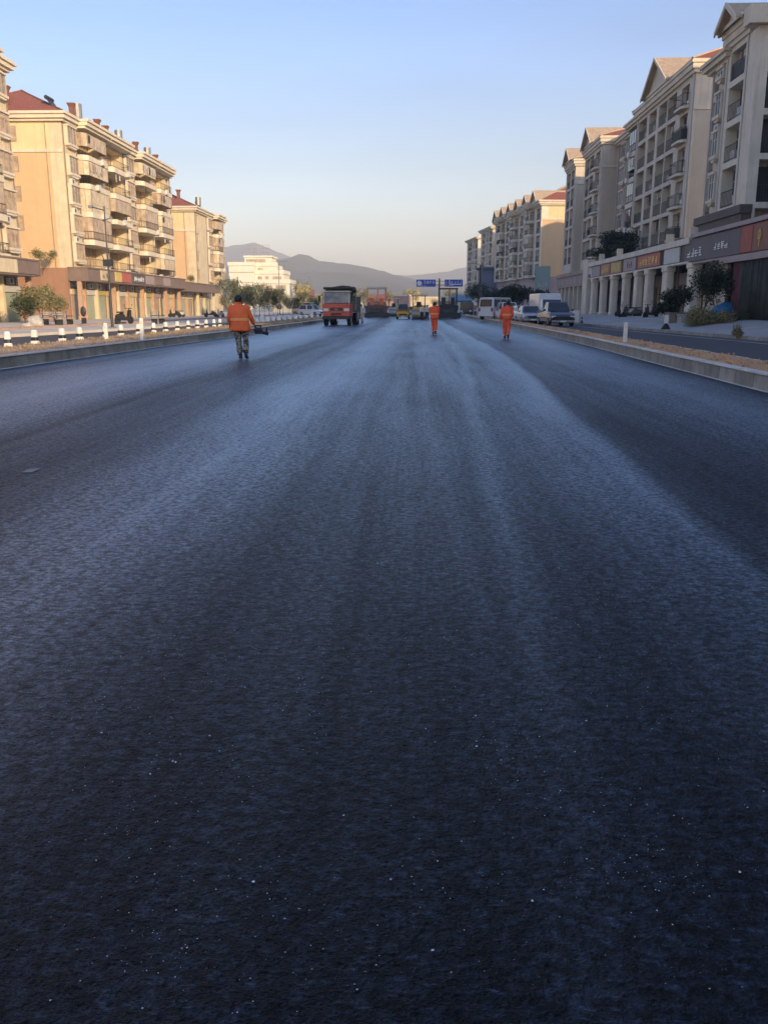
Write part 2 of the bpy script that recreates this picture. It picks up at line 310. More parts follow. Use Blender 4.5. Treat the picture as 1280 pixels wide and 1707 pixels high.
class MB:
    """collects boxes, prisms, tubes and lofts into one mesh"""
    def __init__(s): s.v = []; s.f = []
    def add(s, vs, fs):
        n = len(s.v); s.v += [tuple(v) for v in vs]; s.f += [tuple(i + n for i in f) for f in fs]; return s
    def box(s, x0, x1, y0, y1, z0, z1):
        x0, x1 = sorted((x0, x1)); y0, y1 = sorted((y0, y1)); z0, z1 = sorted((z0, z1))
        return s.add([(x, y, z) for z in (z0, z1) for y in (y0, y1) for x in (x0, x1)],
                     [(0, 2, 3, 1), (4, 5, 7, 6), (0, 1, 5, 4), (2, 6, 7, 3), (0, 4, 6, 2), (1, 3, 7, 5)])
    def hexa(s, lo, hi):   # lo, hi: four corners each, same order
        return s.add(list(lo) + list(hi), [(3, 2, 1, 0), (4, 5, 6, 7), (0, 1, 5, 4), (1, 2, 6, 5), (2, 3, 7, 6), (3, 0, 4, 7)])
    def prism(s, poly, a0, a1, axis='y'):   # poly of (p, q); extruded along axis
        def P(p, q, a): return {'y': (p, a, q), 'x': (a, p, q), 'z': (p, q, a)}[axis]
        n = len(poly)
        return s.add([P(p, q, a0) for p, q in poly] + [P(p, q, a1) for p, q in poly],
                     [tuple(range(n))[::-1], tuple(range(n, 2 * n))] + [(i, (i + 1) % n, n + (i + 1) % n, n + i) for i in range(n)])
    def tube(s, p0, p1, r0, r1=None, n=8, cap=True):
        r1 = r0 if r1 is None else r1; p0 = Vector(p0); p1 = Vector(p1); d = (p1 - p0)
        if d.length < 1e-6: return s
        q = d.to_track_quat('Z', 'Y'); vs = []
        for p, r in ((p0, r0), (p1, r1)):
            for i in range(n):
                a = 2 * math.pi * i / n; vs.append(p + q @ Vector((math.cos(a) * r, math.sin(a) * r, 0)))
        fs = [(i, (i + 1) % n, n + (i + 1) % n, n + i) for i in range(n)]
        if cap: fs += [tuple(range(n))[::-1], tuple(range(n, 2 * n))]
        return s.add(vs, fs)
    def loft(s, rings, n=12, cap=True, power=2.0):  # ring: (cx, cy, cz, rx, ry[, tiltx, tilty])
        vs = []; fs = []
        for r in rings:
            cx, cy, cz, rx, ry = r[:5]; tx = r[5] if len(r) > 5 else 0; ty = r[6] if len(r) > 6 else 0
            for i in range(n):
                a = 2 * math.pi * i / n; c, sn = math.cos(a), math.sin(a)
                ex = math.copysign(abs(c) ** (2 / power), c); ey = math.copysign(abs(sn) ** (2 / power), sn)
                vs.append((cx + rx * ex, cy + ry * ey, cz + tx * ex + ty * ey))
        m = len(rings)
        for k in range(m - 1):
            for i in range(n):
                j = (i + 1) % n; fs.append((k * n + i, k * n + j, (k + 1) * n + j, (k + 1) * n + i))
        if cap: fs += [tuple(range(n))[::-1], tuple(range((m - 1) * n, m * n))]
        return s.add(vs, fs)
    def ball(s, c, r, n=10, m=6):
        rx, ry, rz = r if hasattr(r, '__len__') else (r, r, r); rings = []
        for k in range(m + 1):
            a = -math.pi / 2 + math.pi * k / m; q = max(0.02, math.cos(a))
            rings.append((c[0], c[1], c[2] + rz * math.sin(a), rx * q, ry * q))
        return s.loft(rings, n)
    def build(s, name, m, parent=None, smooth=False, bevel=0.0, recalc=True):
        me = bpy.data.meshes.new(name); me.from_pydata(s.v, [], s.f)
        if recalc:
            bm = bmesh.new(); bm.from_mesh(me); bmesh.ops.recalc_face_normals(bm, faces=bm.faces); bm.to_mesh(me); bm.free()
        me.materials.append(M[m] if isinstance(m, str) else m)
        if smooth: me.polygons.foreach_set('use_smooth', [True] * len(me.polygons))
        o = bpy.data.objects.new(name, me); COL.objects.link(o)
        if parent: o.parent = parent
        if bevel:
            b = o.modifiers.new('bevel', 'BEVEL'); b.width = bevel; b.segments = 2; b.limit_method = 'ANGLE'; b.angle_limit = R(40)
            if smooth is False:
                pass
        return o

def interp(pl, y):
    if y <= pl[0][0]: return pl[0][1]
    for (a, b), (c, d) in zip(pl, pl[1:]):
        if y <= c:
            t = (y - a) / (c - a); return b + (d - b) * t
    return pl[-1][1]

# ------------------------------------------------------------------ ground, roads, kerbs
KL = [(-12, -9.9), (20, -9.78), (31, -9.54), (46, -9.08), (77, -8.95), (100, -9.3), (420, -10.5)]
KR = [(-12, 5.95), (15, 6.05), (22, 6.25), (37, 6.75), (64, 7.2), (128, 7.55), (420, 8.0)]
SL = [(-12, -12.4), (60, -12.4), (90, -12.6), (420, -13.6)]           # far edge of left soil strip
SR = [(-12, 7.75), (20, 7.85), (48, 8.6), (130, 9.3), (420, 9.8)]      # far edge of right soil strip
FL = [(-12, -19.6), (39, -18.6), (52, -17.2), (80, -16.4), (150, -16.6), (420, -17.5)]   # far edge of left service road
FR = [(-12, 14.3), (36, 14.15), (50, 13.5), (70, 12.75), (130, 12.7), (420, 13.2)]     # far edge of right service road
YS = [-12 + 2.0 * i for i in range(217)]
def strip(name, fa, fb, za, zb, m, y0=-12, y1=420, nx=1, step=2.0, bump=0.0, seed=0, label=None, thick=0):
    mb = MB(); ys = []; y = y0
    while y < y1: ys.append(y); y += step
    ys.append(y1); vs = []; fs = []
    for y in ys:
        a, b = fa(y), fb(y)
        for i in range(nx + 1):
            t = i / nx; x = a + (b - a) * t; z = za + (zb - za) * t
            if bump and 0 < i < nx:
                z += bump * (0.35 + 1.1 * abs(noise.noise(Vector((x * 1.3 + seed, y * 0.9, 0))))) * math.sin(math.pi * t) ** 0.5 + bump * 0.4 * noise.noise(Vector((x * 4, y * 3, seed)))
            vs.append((x, y, z))
    n = nx + 1
    for k in range(len(ys) - 1):
        for i in range(nx): fs.append((k * n + i, k * n + i + 1, (k + 1) * n + i + 1, (k + 1) * n + i))
    mb.add(vs, fs); o = mb.build(name, m, recalc=False, smooth=bool(bump))
    me = o.data
    if me.polygons[0].normal.z < 0: me.flip_normals()
    return tag(o, kind='structure')
kl = lambda y: interp(KL, y); kr = lambda y: interp(KR, y)
g = MB(); g.add([(-3000, -400, -0.06), (3000, -400, -0.06), (3000, 4700, -0.06), (-3000, 4700, -0.06)], [(0, 1, 2, 3)])
tag(g.build('ground', 'earth'), kind='structure')
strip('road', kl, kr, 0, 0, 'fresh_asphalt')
def kerb(name, f, sgn, z0, z1, w, m='kerb_concrete', step=1.0, y0=-12, y1=420):
    """kerb of separate concrete blocks: near face battered; the joints are real gaps"""
    mb = MB(); y = y0; k = 0
    while y < y1:
        L_ = step if y < 90 else step * 6; g_ = 0.022 if y < 90 else 0.0
        a, b = f(y + g_), f(y + L_); dz = 0.006 * math.sin(k * 2.3)
        for (s0, s1) in ((0, 1),):
            lo = [(a, y + g_, z0), (b, y + L_, z0), (b + sgn * w, y + L_, z0), (a + sgn * w, y + g_, z0)]
            t = 0.02
            hi = [(a + sgn * t, y + g_, z1 + dz), (b + sgn * t, y + L_, z1 + dz), (b + sgn * w, y + L_, z1 + dz), (a + sgn * w, y + g_, z1 + dz)]
            mb.hexa(lo, hi)
        y += L_; k += 1
    return tag(mb.build(name, m), kind='structure')
kerb('kerb', kl, -1, -0.02, 0.27, 0.16); kerb('kerb', kr, 1, -0.02, 0.27, 0.16)
# lighter cap laid on the kerb blocks
def cap(f, sgn):
    mb = MB(); y = -12
    while y < 420:
        L_ = 3.0 if y < 120 else 12; a, b = f(y), f(y + L_)
        mb.hexa([(a + sgn * -0.015, y, 0.282), (b + sgn * -0.015, y + L_, 0.282), (b + sgn * 0.175, y + L_, 0.282), (a + sgn * 0.175, y, 0.282)],
                [(a + sgn * 0.0, y, 0.315), (b, y + L_, 0.315), (b + sgn * 0.17, y + L_, 0.315), (a + sgn * 0.17, y, 0.315)]); y += L_
    tag(mb.build('kerb', 'kerb_top'), kind='structure')
cap(kl, -1); cap(kr, 1)
strip('kerb_foot', lambda y: kl(y), lambda y: kl(y) + .07, .018, .006, 'kerb_top'); strip('kerb_foot', lambda y: kr(y) - .05, lambda y: kr(y), .006, .018, 'kerb_top')
sl = lambda y: interp(SL, y); sr = lambda y: interp(SR, y); fl = lambda y: interp(FL, y); fr = lambda y: interp(FR, y)
strip('soil_strip', lambda y: kl(y) - 0.16, lambda y: sl(y) + 0.1, 0.26, 0.26, 'soil_left', y0=8, y1=420, nx=12, step=0.3, bump=0.10, seed=3)
strip('soil_strip', lambda y: kr(y) + 0.16, lambda y: sr(y) - 0.1, 0.26, 0.26, 'soil_right', y0=8, y1=420, nx=10, step=0.3, bump=0.08, seed=8)
kerb('kerb', lambda y: sl(y), 1, -0.02, 0.25, 0.12); kerb('kerb', lambda y: sr(y), -1, -0.02, 0.27, 0.12, 'kerb_top')
strip('service_road', fl, sl, 0.10, 0.10, 'service_asphalt')
strip('service_road', sr, fr, 0.10, 0.10, 'service_asphalt')
kerb('kerb', fl, -1, -0.02, 0.24, 0.14, 'paving_warm'); kerb('kerb', fr, 1, -0.02, 0.24, 0.18, 'kerb_concrete')
strip('pavement', lambda y: fl(y) - 0.14, lambda y: -22.6, 0.236, 0.22, 'paving_warm', step=4)
strip('pavement', lambda y: -23.0, lambda y: -60, 0.21, 0.21, 'paving_warm', step=20)
strip('kerb', lambda y: -22.6, lambda y: -23.0, 0.34, 0.34, 'salmon_stone', step=20)
tag(MB().box(-22.99, -22.61, -12, 420, 0.0, 0.335).build('kerb', 'salmon_stone'), kind='structure')
strip('pavement', lambda y: fr(y) + 0.18, lambda y: 18.2, 0.236, 0.75, 'paving', step=4)
strip('pavement', lambda y: 18.2, lambda y: 60, 0.75, 0.75, 'paving', step=20)
ln = lambda a: (lambda y: fr(y) - a)
strip('lane_marking', ln(1.12), ln(0.98), 0.104, 0.104, 'paint_white', y0=-12, y1=300, step=4)
tag(strip('lane_marking', lambda y: -3.47, lambda y: -3.37, 0.004, 0.004, 'kerb_concrete', y0=7.45, y1=7.65, step=0.2), kind='structure')

# ------------------------------------------------------------------ hills
def hills(name, prof, y0, y1, y2, m, seed, sc):
    xs = [prof[0][0] + (prof[-1][0] - prof[0][0]) * i / 220 for i in range(221)]; ny = 16; vs = []; fs = []
    for x in xs:
        h = interp(prof, x)
        for j in range(ny + 1):
            t = j / ny; y = y0 + (y2 - y0) * t; tp = (y1 - y0) / (y2 - y0)
            q = t / tp if t < tp else (1 - t) / (1 - tp); q = q ** 0.8
            nz = noise.fractal(Vector((x * sc, y * sc, seed)), 1.0, 2.1, 5)
            vs.append((x + 40 * nz * (1 - q), y, max(-2, h * q * (1 + 0.35 * nz * (1 - q) ) + (6 * noise.fractal(Vector((x * 0.018, y * 0.018, seed)), 1.0, 2.1, 4) + 26 * noise.fractal(Vector((x * .006, y * .006, seed + 3)), 1, 2.1, 4) * (1 - q)) * q)))
    n = ny + 1
    for i in range(len(xs) - 1):
        for j in range(ny): fs.append((i * n + j, (i + 1) * n + j, (i + 1) * n + j + 1, i * n + j + 1))
    o = MB().add(vs, fs).build(name, m, recalc=False, smooth=True)
    if o.data.polygons[8].normal.z < 0: o.data.flip_normals()
    return tag(o, kind='structure')
def prof(pts, Y, pad):
    q = [U(x, y, Y=Y) for x, y in pts]; p = [(v.x, v.z) for v in q]
    return [(p[0][0] - pad, p[0][1] * 0.6)] + p + [(p[-1][0] + pad, p[-1][1] * 0.9)]
hills('hills', prof([(300, 440), (380, 442), (440, 437), (475, 431), (490, 428), (505, 421), (520, 424), (533, 433), (550, 436), (580, 437), (600, 441), (628, 449), (660, 457), (690, 463), (740, 470), (790, 474)], 2100, 900), 1300, 2100, 3000, 'hill_rock', 2, 0.004)
hills('hills', prof([(330, 418), (375, 411), (400, 408), (425, 403), (445, 411), (460, 420), (490, 430), (560, 445), (640, 456), (690, 458), (745, 452), (765, 447), (790, 442), (830, 436)], 3300, 1000), 2600, 3300, 4200, 'hill_far', 7, 0.003)

# ------------------------------------------------------------------ apartment buildings
def glyphs(mb, u0, u1, z0, z1, n, put, seed, th=0.03):
    """n square characters made of strokes, laid between u0 and u1; put(mb, ua, ub, za, zb, th) draws one stroke"""
    rnd = random.Random(seed); w = (u1 - u0) / n
    for k in range(n):
        a = u0 + k * w + w * 0.08; b = u0 + (k + 1) * w - w * 0.08; sx = (b - a); sz = z1 - z0; t = sx * 0.11
        for i in range(rnd.choice((2, 3, 4))):
            z = z0 + sz * (0.05 + 0.9 * i / 3); p, q = sorted((rnd.uniform(0, 0.35), rnd.uniform(0.65, 1))); put(mb, a + sx * p, a + sx * q, z - t * .5, z + t * .5, th)
        for i in range(rnd.choice((1, 2, 3))):
            u = a + sx * rnd.uniform(0.08, 0.92); p, q = sorted((rnd.uniform(0, 0.3), rnd.uniform(0.6, 1))); put(mb, u - t * .5, u + t * .5, z0 + sz * p, z0 + sz * q, th + 0.004)

def building(name, label, side, x, y0, length, depth, floors, top, bays, walls, rz=0.0, podtop=5.4, band=None, cornice=0.9,
             roof='hip', roof_h=3.2, gables=(), seed=1, glass=('curtain_warm', 'glass_tan', 'curtain_cream', 'glass_tan', 'glass_curtain'), rail_p=0.8,
             side_win=(), side_n=False, trim='cream_trim', frame=None, ext=(), cat='apartment building', deep=1.3, low_wall=None, over=1.0):
    """local frame: u along the street away from the camera, v out towards the street, z up"""
    rnd = random.Random(seed); sg = -1 if side == 'L' else 1
    frame = frame or ('shutter_tan' if side == 'L' else 'frame_white')
    root = thing(name, label, cat, (x, y0, 0), math.pi / 2 + rz)
    front, lower, upper = walls
    def B(mb, u0, u1, v0, v1, z0, z1): return mb.box(u0, u1, sg * v0, sg * v1, z0, z1)
    zb = band if band else top
    B(MB(), 0, length, -depth, -deep, 0.0 if not low_wall else podtop, zb).build('wall', lower, root)
    if low_wall: B(MB(), 0, length, -depth, -deep, 0, podtop).build('lower_wall', low_wall, root)
    if band:
        B(MB(), 0, length, -depth, -deep, zb, top).build('upper_wall', upper, root)
        t = MB(); B(t, -0.10, 0, -depth, -0.0, zb - 0.14, zb + 0.16); t.build('band', trim, root)
        t = MB(); B(t, length, length + 0.10, -depth, -0.0, zb - 0.14, zb + 0.16); t.build('band', trim, root)
        if side == 'R': B(MB(), -0.02, 0, -deep, -0.22, podtop, zb - .14).build('flank_wall', lower, root)
    fr_ = MB(); z_f = list(floors) + [top]; lastu = 0.0
    windows = []
    for (kind, u0, u1) in bays:
        if u0 > lastu: B(fr_, lastu, u0, -deep, 0, podtop, top)
        lastu = u1
        if kind == 'N': B(fr_, u0, u1, -deep, 0, podtop, top); continue
        for i, zf in enumerate(floors):
            zt = z_f[i + 1]; H = zt - zf
            if kind in 'Ww': a, b, c, d = u0 + .25, u1 - .25, zf + 0.85, zf + 2.35
            elif kind == 'B': a, b, c, d = u0 + .15, u1 - .15, zf + 0.05, zt - 0.35
            elif kind == 'J': a, b, c, d = u0 + .35, u1 - .35, zf + 0.15, zt - 0.45
            else: a, b, c, d = u0 + .12, u1 - .12, zf + 0.06, zt - 0.32
            if kind == 'W': d = min(zf + 2.45, zt - 0.2)
            lo = podtop if i == 0 else zf
            B(fr_, u0, a, -deep, 0, lo, zt); B(fr_, b, u1, -deep, 0, lo, zt)
            if c > lo: B(fr_, a, b, -deep, 0, lo, c)
            B(fr_, a, b, -deep, 0, d, zt)
            gm = rnd.choice(glass)
            wv = -0.14 if kind in 'Ww' else -0.45 if kind == 'J' else -.75 if kind == 'L' else -1.18
            if kind == 'W': wv = 0.30
            # glass with its frame
            nm = max(2, int(round((b - a) / 0.85)))
            ho = d - c
            wn = MB(); B(wn, a + .03, b - .03, wv - .04, wv, c + .03, d - .03); wo = wn.build('window', gm, root)
            f2 = MB(); t = 0.055
            B(f2, a, b, wv + .002, wv + .05, c, c + t); B(f2, a, b, wv + .002, wv + .05, d - t, d)
            for q in range(nm + 1):
                uu = a + (b - a - t) * q / nm; B(f2, uu, uu + t, wv + .003, wv + .06, c + t, d - t)
            if kind == 'W' or ho > 1.9: B(f2, a + t, b - t, wv + .004, wv + .045, c + ho * .68, c + ho * .68 + .045)
            f2.build('frame', frame, wo)
            if kind == 'W':      # projecting bay surround
                s_ = MB(); B(s_, a - .12, b + .12, 0, .48, c - .22, c - 0.002); B(s_, a - .12, b + .12, 0, .45, d + .002, d + .16)
                s_.prism([(a - .05, c - .22), (b + .05, c - .22), (b - .3, c - .42), (a + .3, c - .42)], 0, sg * .40)
                B(s_, a - .10, a - .002, 0, .34, c, d); B(s_, b + .002, b + .10, 0, .34, c, d)
                s_.build('bay_surround', trim, root)
                if rnd.random() < .5 and i: 
                    ac = MB(); B(ac, a + .3, a + 1.05, 0.02, .33, c - 1.05, c - .5); ao = ac.build('air_conditioner', 'ac_white', root)
                    fan = MB(); fan.tube((a + .55, sg * .331, c - .78), (a + .55, sg * .35, c - .78), .2, n=10); fan.build('fan_grille', 'frame_dark', ao)
            if kind == 'B':
                P = 1.1; sl_ = MB()
                # slab and upstand with canted corners
                pts = [(u0 - .05, 0), (u0 - .05, P * .62), (u0 + .45, P), (u1 - .45, P), (u1 + .05, P * .62), (u1 + .05, 0)]
                def poly(mb, pts, z0, z1): mb.prism([(p, sg * q) for p, q in pts], z0, z1, 'z')
                poly(sl_, pts, zf - .32, zf + .20)
                bo = sl_.build('balcony', trim, root)
                style = rnd.random()
                inn = [(p + (.06 if p < (u0 + u1) / 2 else -.06), q - (.06 if q > 0 else 0)) for p, q in pts]
                r_ = MB(); segs = [(inn[k], inn[k + 1]) for k in range(5)]
                for (p, q) in segs:
                    for zz in (zf + .34, zf + 1.05): r_.tube((p[0], sg * p[1], zz), (q[0], sg * q[1], zz), .028, n=5)
                    n_ = max(1, int((Vector(q) - Vector(p)).length / .27))
                    for k in range(n_ + 1):
                        tt = k / n_; r_.tube((p[0] + (q[0] - p[0]) * tt, sg * (p[1] + (q[1] - p[1]) * tt), zf + .2), (p[0] + (q[0] - p[0]) * tt, sg * (p[1] + (q[1] - p[1]) * tt), zf + 1.05), .014, n=4)
                if style < rail_p or i == 0: r_.build('railing', 'rail_metal', bo)
                if style > .45:  # glazed in
                    gz = MB(); cov = [(p + (.12 if p < (u0 + u1) / 2 else -.12), q - (.12 if q > 0 else 0)) for p, q in pts]
                    poly(gz, cov[1:5] + [(cov[4][0], cov[4][1] - .05), (cov[1][0], cov[1][1] - .05)], zf + .2, zf + .2 + .01) if False else None
                    z0_, z1_ = (zf + (1.06 if style > .68 else .2), zt - .34)
                    for k in range(5):
                        p, q = cov[k], cov[k + 1]; d_ = Vector((q[0] - p[0], q[1] - p[1])); nn = Vector((d_.y, -d_.x)).normalized() * .03
                        gz.hexa([(p[0], sg * p[1], z0_), (q[0], sg * q[1], z0_), (q[0] - nn.x, sg * (q[1] - nn.y), z0_), (p[0] - nn.x, sg * (p[1] - nn.y), z0_)],
                                [(p[0], sg * p[1], z1_), (q[0], sg * q[1], z1_), (q[0] - nn.x, sg * (q[1] - nn.y), z1_), (p[0] - nn.x, sg * (p[1] - nn.y), z1_)])
                    go = gz.build('glazing', rnd.choice(glass[:3]), bo)
                    fm = MB()
                    for k in range(1, 4):
                        p, q = cov[k], cov[k + 1]; n_ = max(1, int((Vector(q) - Vector(p)).length / .8))
                        for j in range(n_ + 1):
                            tt = j / n_; xx, yy = p[0] + (q[0] - p[0]) * tt, p[1] + (q[1] - p[1]) * tt
                            fm.tube((xx, sg * (yy + .03), z0_), (xx, sg * (yy + .03), z1_), .035, n=4)
                        fm.tube((p[0], sg * (p[1] + .03), zf + 1.08), (q[0], sg * (q[1] + .03), zf + 1.08), .03, n=4)
                    fm.build('glazing_frame', frame, bo)
                if rnd.random() < .4:
                    ac = MB(); uu = rnd.uniform(u0 + .6, u1 - 1.4); B(ac, uu, uu + .8, P + .01, P + .3, zf - .25, zf + .32); ac.build('air_conditioner', 'ac_white', root)
                if rnd.random() < .55:  # washing on a line behind the rail
                    uu = u0 + .7
                    while uu < u1 - .9:
                        wd = rnd.uniform(.3, .55); hh = rnd.uniform(.5, .95); B(MB(), uu, uu + wd, P + .02, P + .05, zt - .5 - hh, zt - .5).build('washing', rnd.choice(('cloth_pale', 'cloth_dark', 'glass_tan', 'cream_render')), bo); uu += wd + rnd.uniform(.05, .5)
                        if rnd.random() < .35: break
            if kind in 'LJ':
                P = 0.06 if kind == 'L' else .55
                hgt = 1.0
                holder = root
                if kind == 'J':
                    sb = MB(); sb.prism([(u0 + .05, 0), (u0 + .05, sg * P * .6), (u0 + .5, sg * (P + .1)), (u1 - .5, sg * (P + .1)), (u1 - .05, sg * P * .6), (u1 - .05, 0)], zf - .15, zf + .06, 'z')
                    holder = sb.build('balcony', trim, root)
                r_ = MB(); ua, ub = (a, b) if kind == 'L' else (u0 + .12, u1 - .12); z0_ = c if kind == 'L' else zf + .06
                path = [(ua, -0.05 if kind == 'L' else 0), (ua, P), (ub, P), (ub, -0.05 if kind == 'L' else 0)]
                if kind == 'L': path = [(ua, -.08), (ub, -.08)]
                solid = rnd.random() < .12
                for p, q in zip(path, path[1:]):
                    for zz in (z0_ + .12, z0_ + hgt): r_.tube((p[0], sg * p[1], zz), (q[0], sg * q[1], zz), .03, n=5)
                    ll = math.hypot(q[0] - p[0], q[1] - p[1]); n_ = max(1, int(ll / .24))
                    for k in range(n_ + 1):
                        tt = k / n_; xx, yy = p[0] + (q[0] - p[0]) * tt, p[1] + (q[1] - p[1]) * tt
                        r_.tube((xx, sg * yy, z0_), (xx, sg * yy, z0_ + hgt), .013, n=4)
                    if solid: r_.hexa([(p[0], sg * (p[1] - .03), z0_ + .1), (q[0], sg * (q[1] - .03), z0_ + .1), (q[0] + .001, sg * (q[1] - .05), z0_ + .1), (p[0] + .001, sg * (p[1] - .05), z0_ + .1)],
                                      [(p[0], sg * (p[1] - .03), z0_ + hgt - .1), (q[0], sg * (q[1] - .03), z0_ + hgt - .1), (q[0] + .001, sg * (q[1] - .05), z0_ + hgt - .1), (p[0] + .001, sg * (p[1] - .05), z0_ + hgt - .1)])
                r_.build('railing', rnd.choice(('rail_metal', 'rail_metal', 'frame_dark')), holder)
                if rnd.random() < .5:
                    ac = MB(); uu = rnd.uniform(a + .1, max(a + .15, b - .95)); B(ac, uu, uu + .8, -.62, -.25, zf + .12, zf + .75); ac.build('air_conditioner', 'ac_white', root)
                if rnd.random() < .45:
                    uu = a + .2
                    while uu < b - .4:
                        wd = rnd.uniform(.25, .5); hh = rnd.uniform(.5, .9); B(MB(), uu, min(uu + wd, b - .1), -.35, -.32, d - .1 - hh, d - .1).build('washing', rnd.choice(('cloth_pale', 'cloth_dark', 'glass_tan', 'sign_pink')), root); uu += wd + rnd.uniform(.1, .5)
    if lastu < length: B(fr_, lastu, length, -deep, 0, podtop, top)
    fr_.build('street_front', front, root)
    for uq in [0.25, length - .25] + [b_[1] - .12 for b_ in bays if b_[0] in 'WwB' and b_[1] > 3][:4]:
        dp_ = MB(); dp_.tube((uq, sg * .07, podtop), (uq, sg * .07, top), .055, n=6); dp_.build('downpipe', 'canopy_brown' if side == 'L' else 'frame_white', root)
    if side == 'L': dp_ = MB(); dp_.tube((-.06, -sg * (deep + .3), podtop), (-.06, -sg * (deep + .3), top), .05, n=6); dp_.build('downpipe', 'shutter_tan', root)
    if podtop > 0.5: B(MB(), 0.0, length, -deep, -0.5, 0, podtop).build('shop_wall', low_wall or front, root)
    for (uw, zs_, w_) in side_win:     # small windows in the flank wall; uw = distance back from the street
        for z in zs_:
            wn = MB(); B(wn, -.025, 0, -uw - w_, -uw, z, z + 1.35); wo = wn.build('window', 'glass_tan', root)
            f2 = MB(); t = .07
            for (p, q, r0, r1) in ((-uw - w_ - t, -uw + t, z - t, z), (-uw - w_ - t, -uw + t, z + 1.35, z + 1.35 + t), (-uw - w_ - t, -uw - w_, z, z + 1.35), (-uw, -uw + t, z, z + 1.35), (-uw - w_ / 2 - .02, -uw - w_ / 2 + .02, z, z + 1.35)):
                B(f2, -.055, -.0, p, q, r0, r1) if q - p > .05 else B(f2, -.05, -.026, p, q, r0, r1)
            f2.build('frame', frame, wo)
    # cornice in three steps, following the balconies that stand forward
    co = MB(); c_ = cornice
    for (o0, h0, h1) in ((.35, 0, .28), (.62, .28, .70), (.80, .70, 1.0)):
        o0 *= over
        B(co, -o0, length + o0, -depth - o0, o0, top + h0 * c_, top + h1 * c_)
        for (kind, u0, u1) in bays:
            if kind == 'B': B(co, u0 - .1 - o0 * .4, u1 + .1 + o0 * .4, o0, o0 + .85, top + h0 * c_, top + h1 * c_)
    co.build('cornice', trim, root)
    zr = top + c_
    if roof == 'hip':
        o = .55; i_ = min(depth * .5, 5.5)
        rf = MB(); rf.add([(-o, sg * o, zr), (length + o, sg * o, zr), (length + o, sg * (-depth - o), zr), (-o, sg * (-depth - o), zr), (i_, -sg * depth * .5, zr + roof_h), (length - i_, -sg * depth * .5, zr + roof_h)],
                          [(0, 1, 5, 4), (1, 2, 5), (2, 3, 4, 5), (3, 0, 4), (3, 2, 1, 0)])
        ro = rf.build('roof', 'roof_tile', root)
        rc = MB(); rc.tube((i_, -sg * depth * .5, zr + roof_h), (length - i_, -sg * depth * .5, zr + roof_h), .14, n=6)
        for (a, b) in (((-o, o), (i_, 0)), ((-o, -depth - o), (i_, 0)), ((length + o, o), (length - i_, 0)), ((length + o, -depth - o), (length - i_, 0))):
            rc.tube((a[0], sg * a[1], zr), (b[0], -sg * depth * .5, zr + roof_h), .10, n=6)
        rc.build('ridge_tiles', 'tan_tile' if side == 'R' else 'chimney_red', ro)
    else:
        ro = B(MB(), 0, length, -depth, 0, zr, zr + .3).build('roof', trim, root)
    for (uc, wd, hh) in gables:
        fz = MB(); z0 = zr - .02; fz.prism([(uc - wd / 2, z0), (uc + wd / 2, z0), (uc, z0 + hh)], sg * .45, sg * .1); fz.prism([(uc - .2, z0 + hh * .28), (uc + .2, z0 + hh * .28), (uc + .2, z0 + hh * .48), (uc, z0 + hh * .58), (uc - .2, z0 + hh * .48)], sg * .455, sg * .451)
        go = fz.build('gable', front, root)
        sp = MB(); e = .14; th = .14; sl2 = hh / (wd / 2)
        for s_ in (-1, 1):
            sp.prism([(uc, z0 + hh + th), (uc + s_ * (wd / 2 + e), z0 - e * sl2 + th), (uc + s_ * (wd / 2 + e), z0 - e * sl2), (uc, z0 + hh)], sg * .95, -sg * depth * .45)
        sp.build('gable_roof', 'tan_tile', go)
        rk = MB()
        for s_ in (-1, 1):
            rk.prism([(uc, z0 + hh + .18), (uc + s_ * (wd / 2 + e + .05), z0 - e * sl2 + .16), (uc + s_ * (wd / 2 + e + .05), z0 - e * sl2 - .14), (uc, z0 + hh - .12)], sg * .96, sg * 1.06)
        rk.build('bargeboard', trim, go)
        mo = MB(); B(mo, uc - wd / 2, uc + wd / 2, .452, .62, z0 + .02, z0 + .25); mo.build('moulding', trim, go)
    root['_'] = 0; del root['_']
    return root, ro, B, sg

def chimneys(ro, sg, items, cap_m='chimney_red'):
    for (u, v, z, h, kind) in items:
        h += .45
        mb = MB(); k_ = .62
        if kind == 0:
            a_, b_ = .22, .38; mb.box(u - a_, u + a_, sg * v - a_, sg * v + a_, z - .3, z + h * .8); mb.hexa([(u - a_, sg * v - a_, z + h * .8), (u + a_, sg * v - a_, z + h * .8), (u + a_, sg * v + a_, z + h * .8), (u - a_, sg * v + a_, z + h * .8)],
                    [(u - b_, sg * v - b_, z + h * .8 + .4), (u + b_, sg * v - b_, z + h * .8 + .4), (u + b_, sg * v + b_, z + h * .8 + .4), (u - b_, sg * v + b_, z + h * .8 + .4)])
            mb.build('chimney', cap_m, ro)
        elif kind == 1:   # roof water tank on a frame
            mb.tube((u, sg * v, z + .5), (u, sg * v, z + .5 + h), .45, n=10)
            for a in range(4): mb.tube((u + .35 * math.cos(a * 1.57), sg * v + .35 * math.sin(a * 1.57), z), (u + .35 * math.cos(a * 1.57), sg * v + .35 * math.sin(a * 1.57), z + .5), .04, n=4)
            mb.build('water_tank', 'steel', ro)
        else:             # slanted solar heater
            mb.hexa([(u - .8, sg * v, z), (u + .8, sg * v, z), (u + .8, sg * (v + .1), z), (u - .8, sg * (v + .1), z)], [(u - .8, sg * (v - 1), z + h), (u + .8, sg * (v - 1), z + h), (u + .8, sg * (v - .9), z + h), (u - .8, sg * (v - .9), z + h)])
            mb.tube((u - .8, sg * (v - 1), z + h + .15), (u + .8, sg * (v - 1), z + h + .15), .2, n=8); mb.build('solar_heater', 'dark_steel', ro)

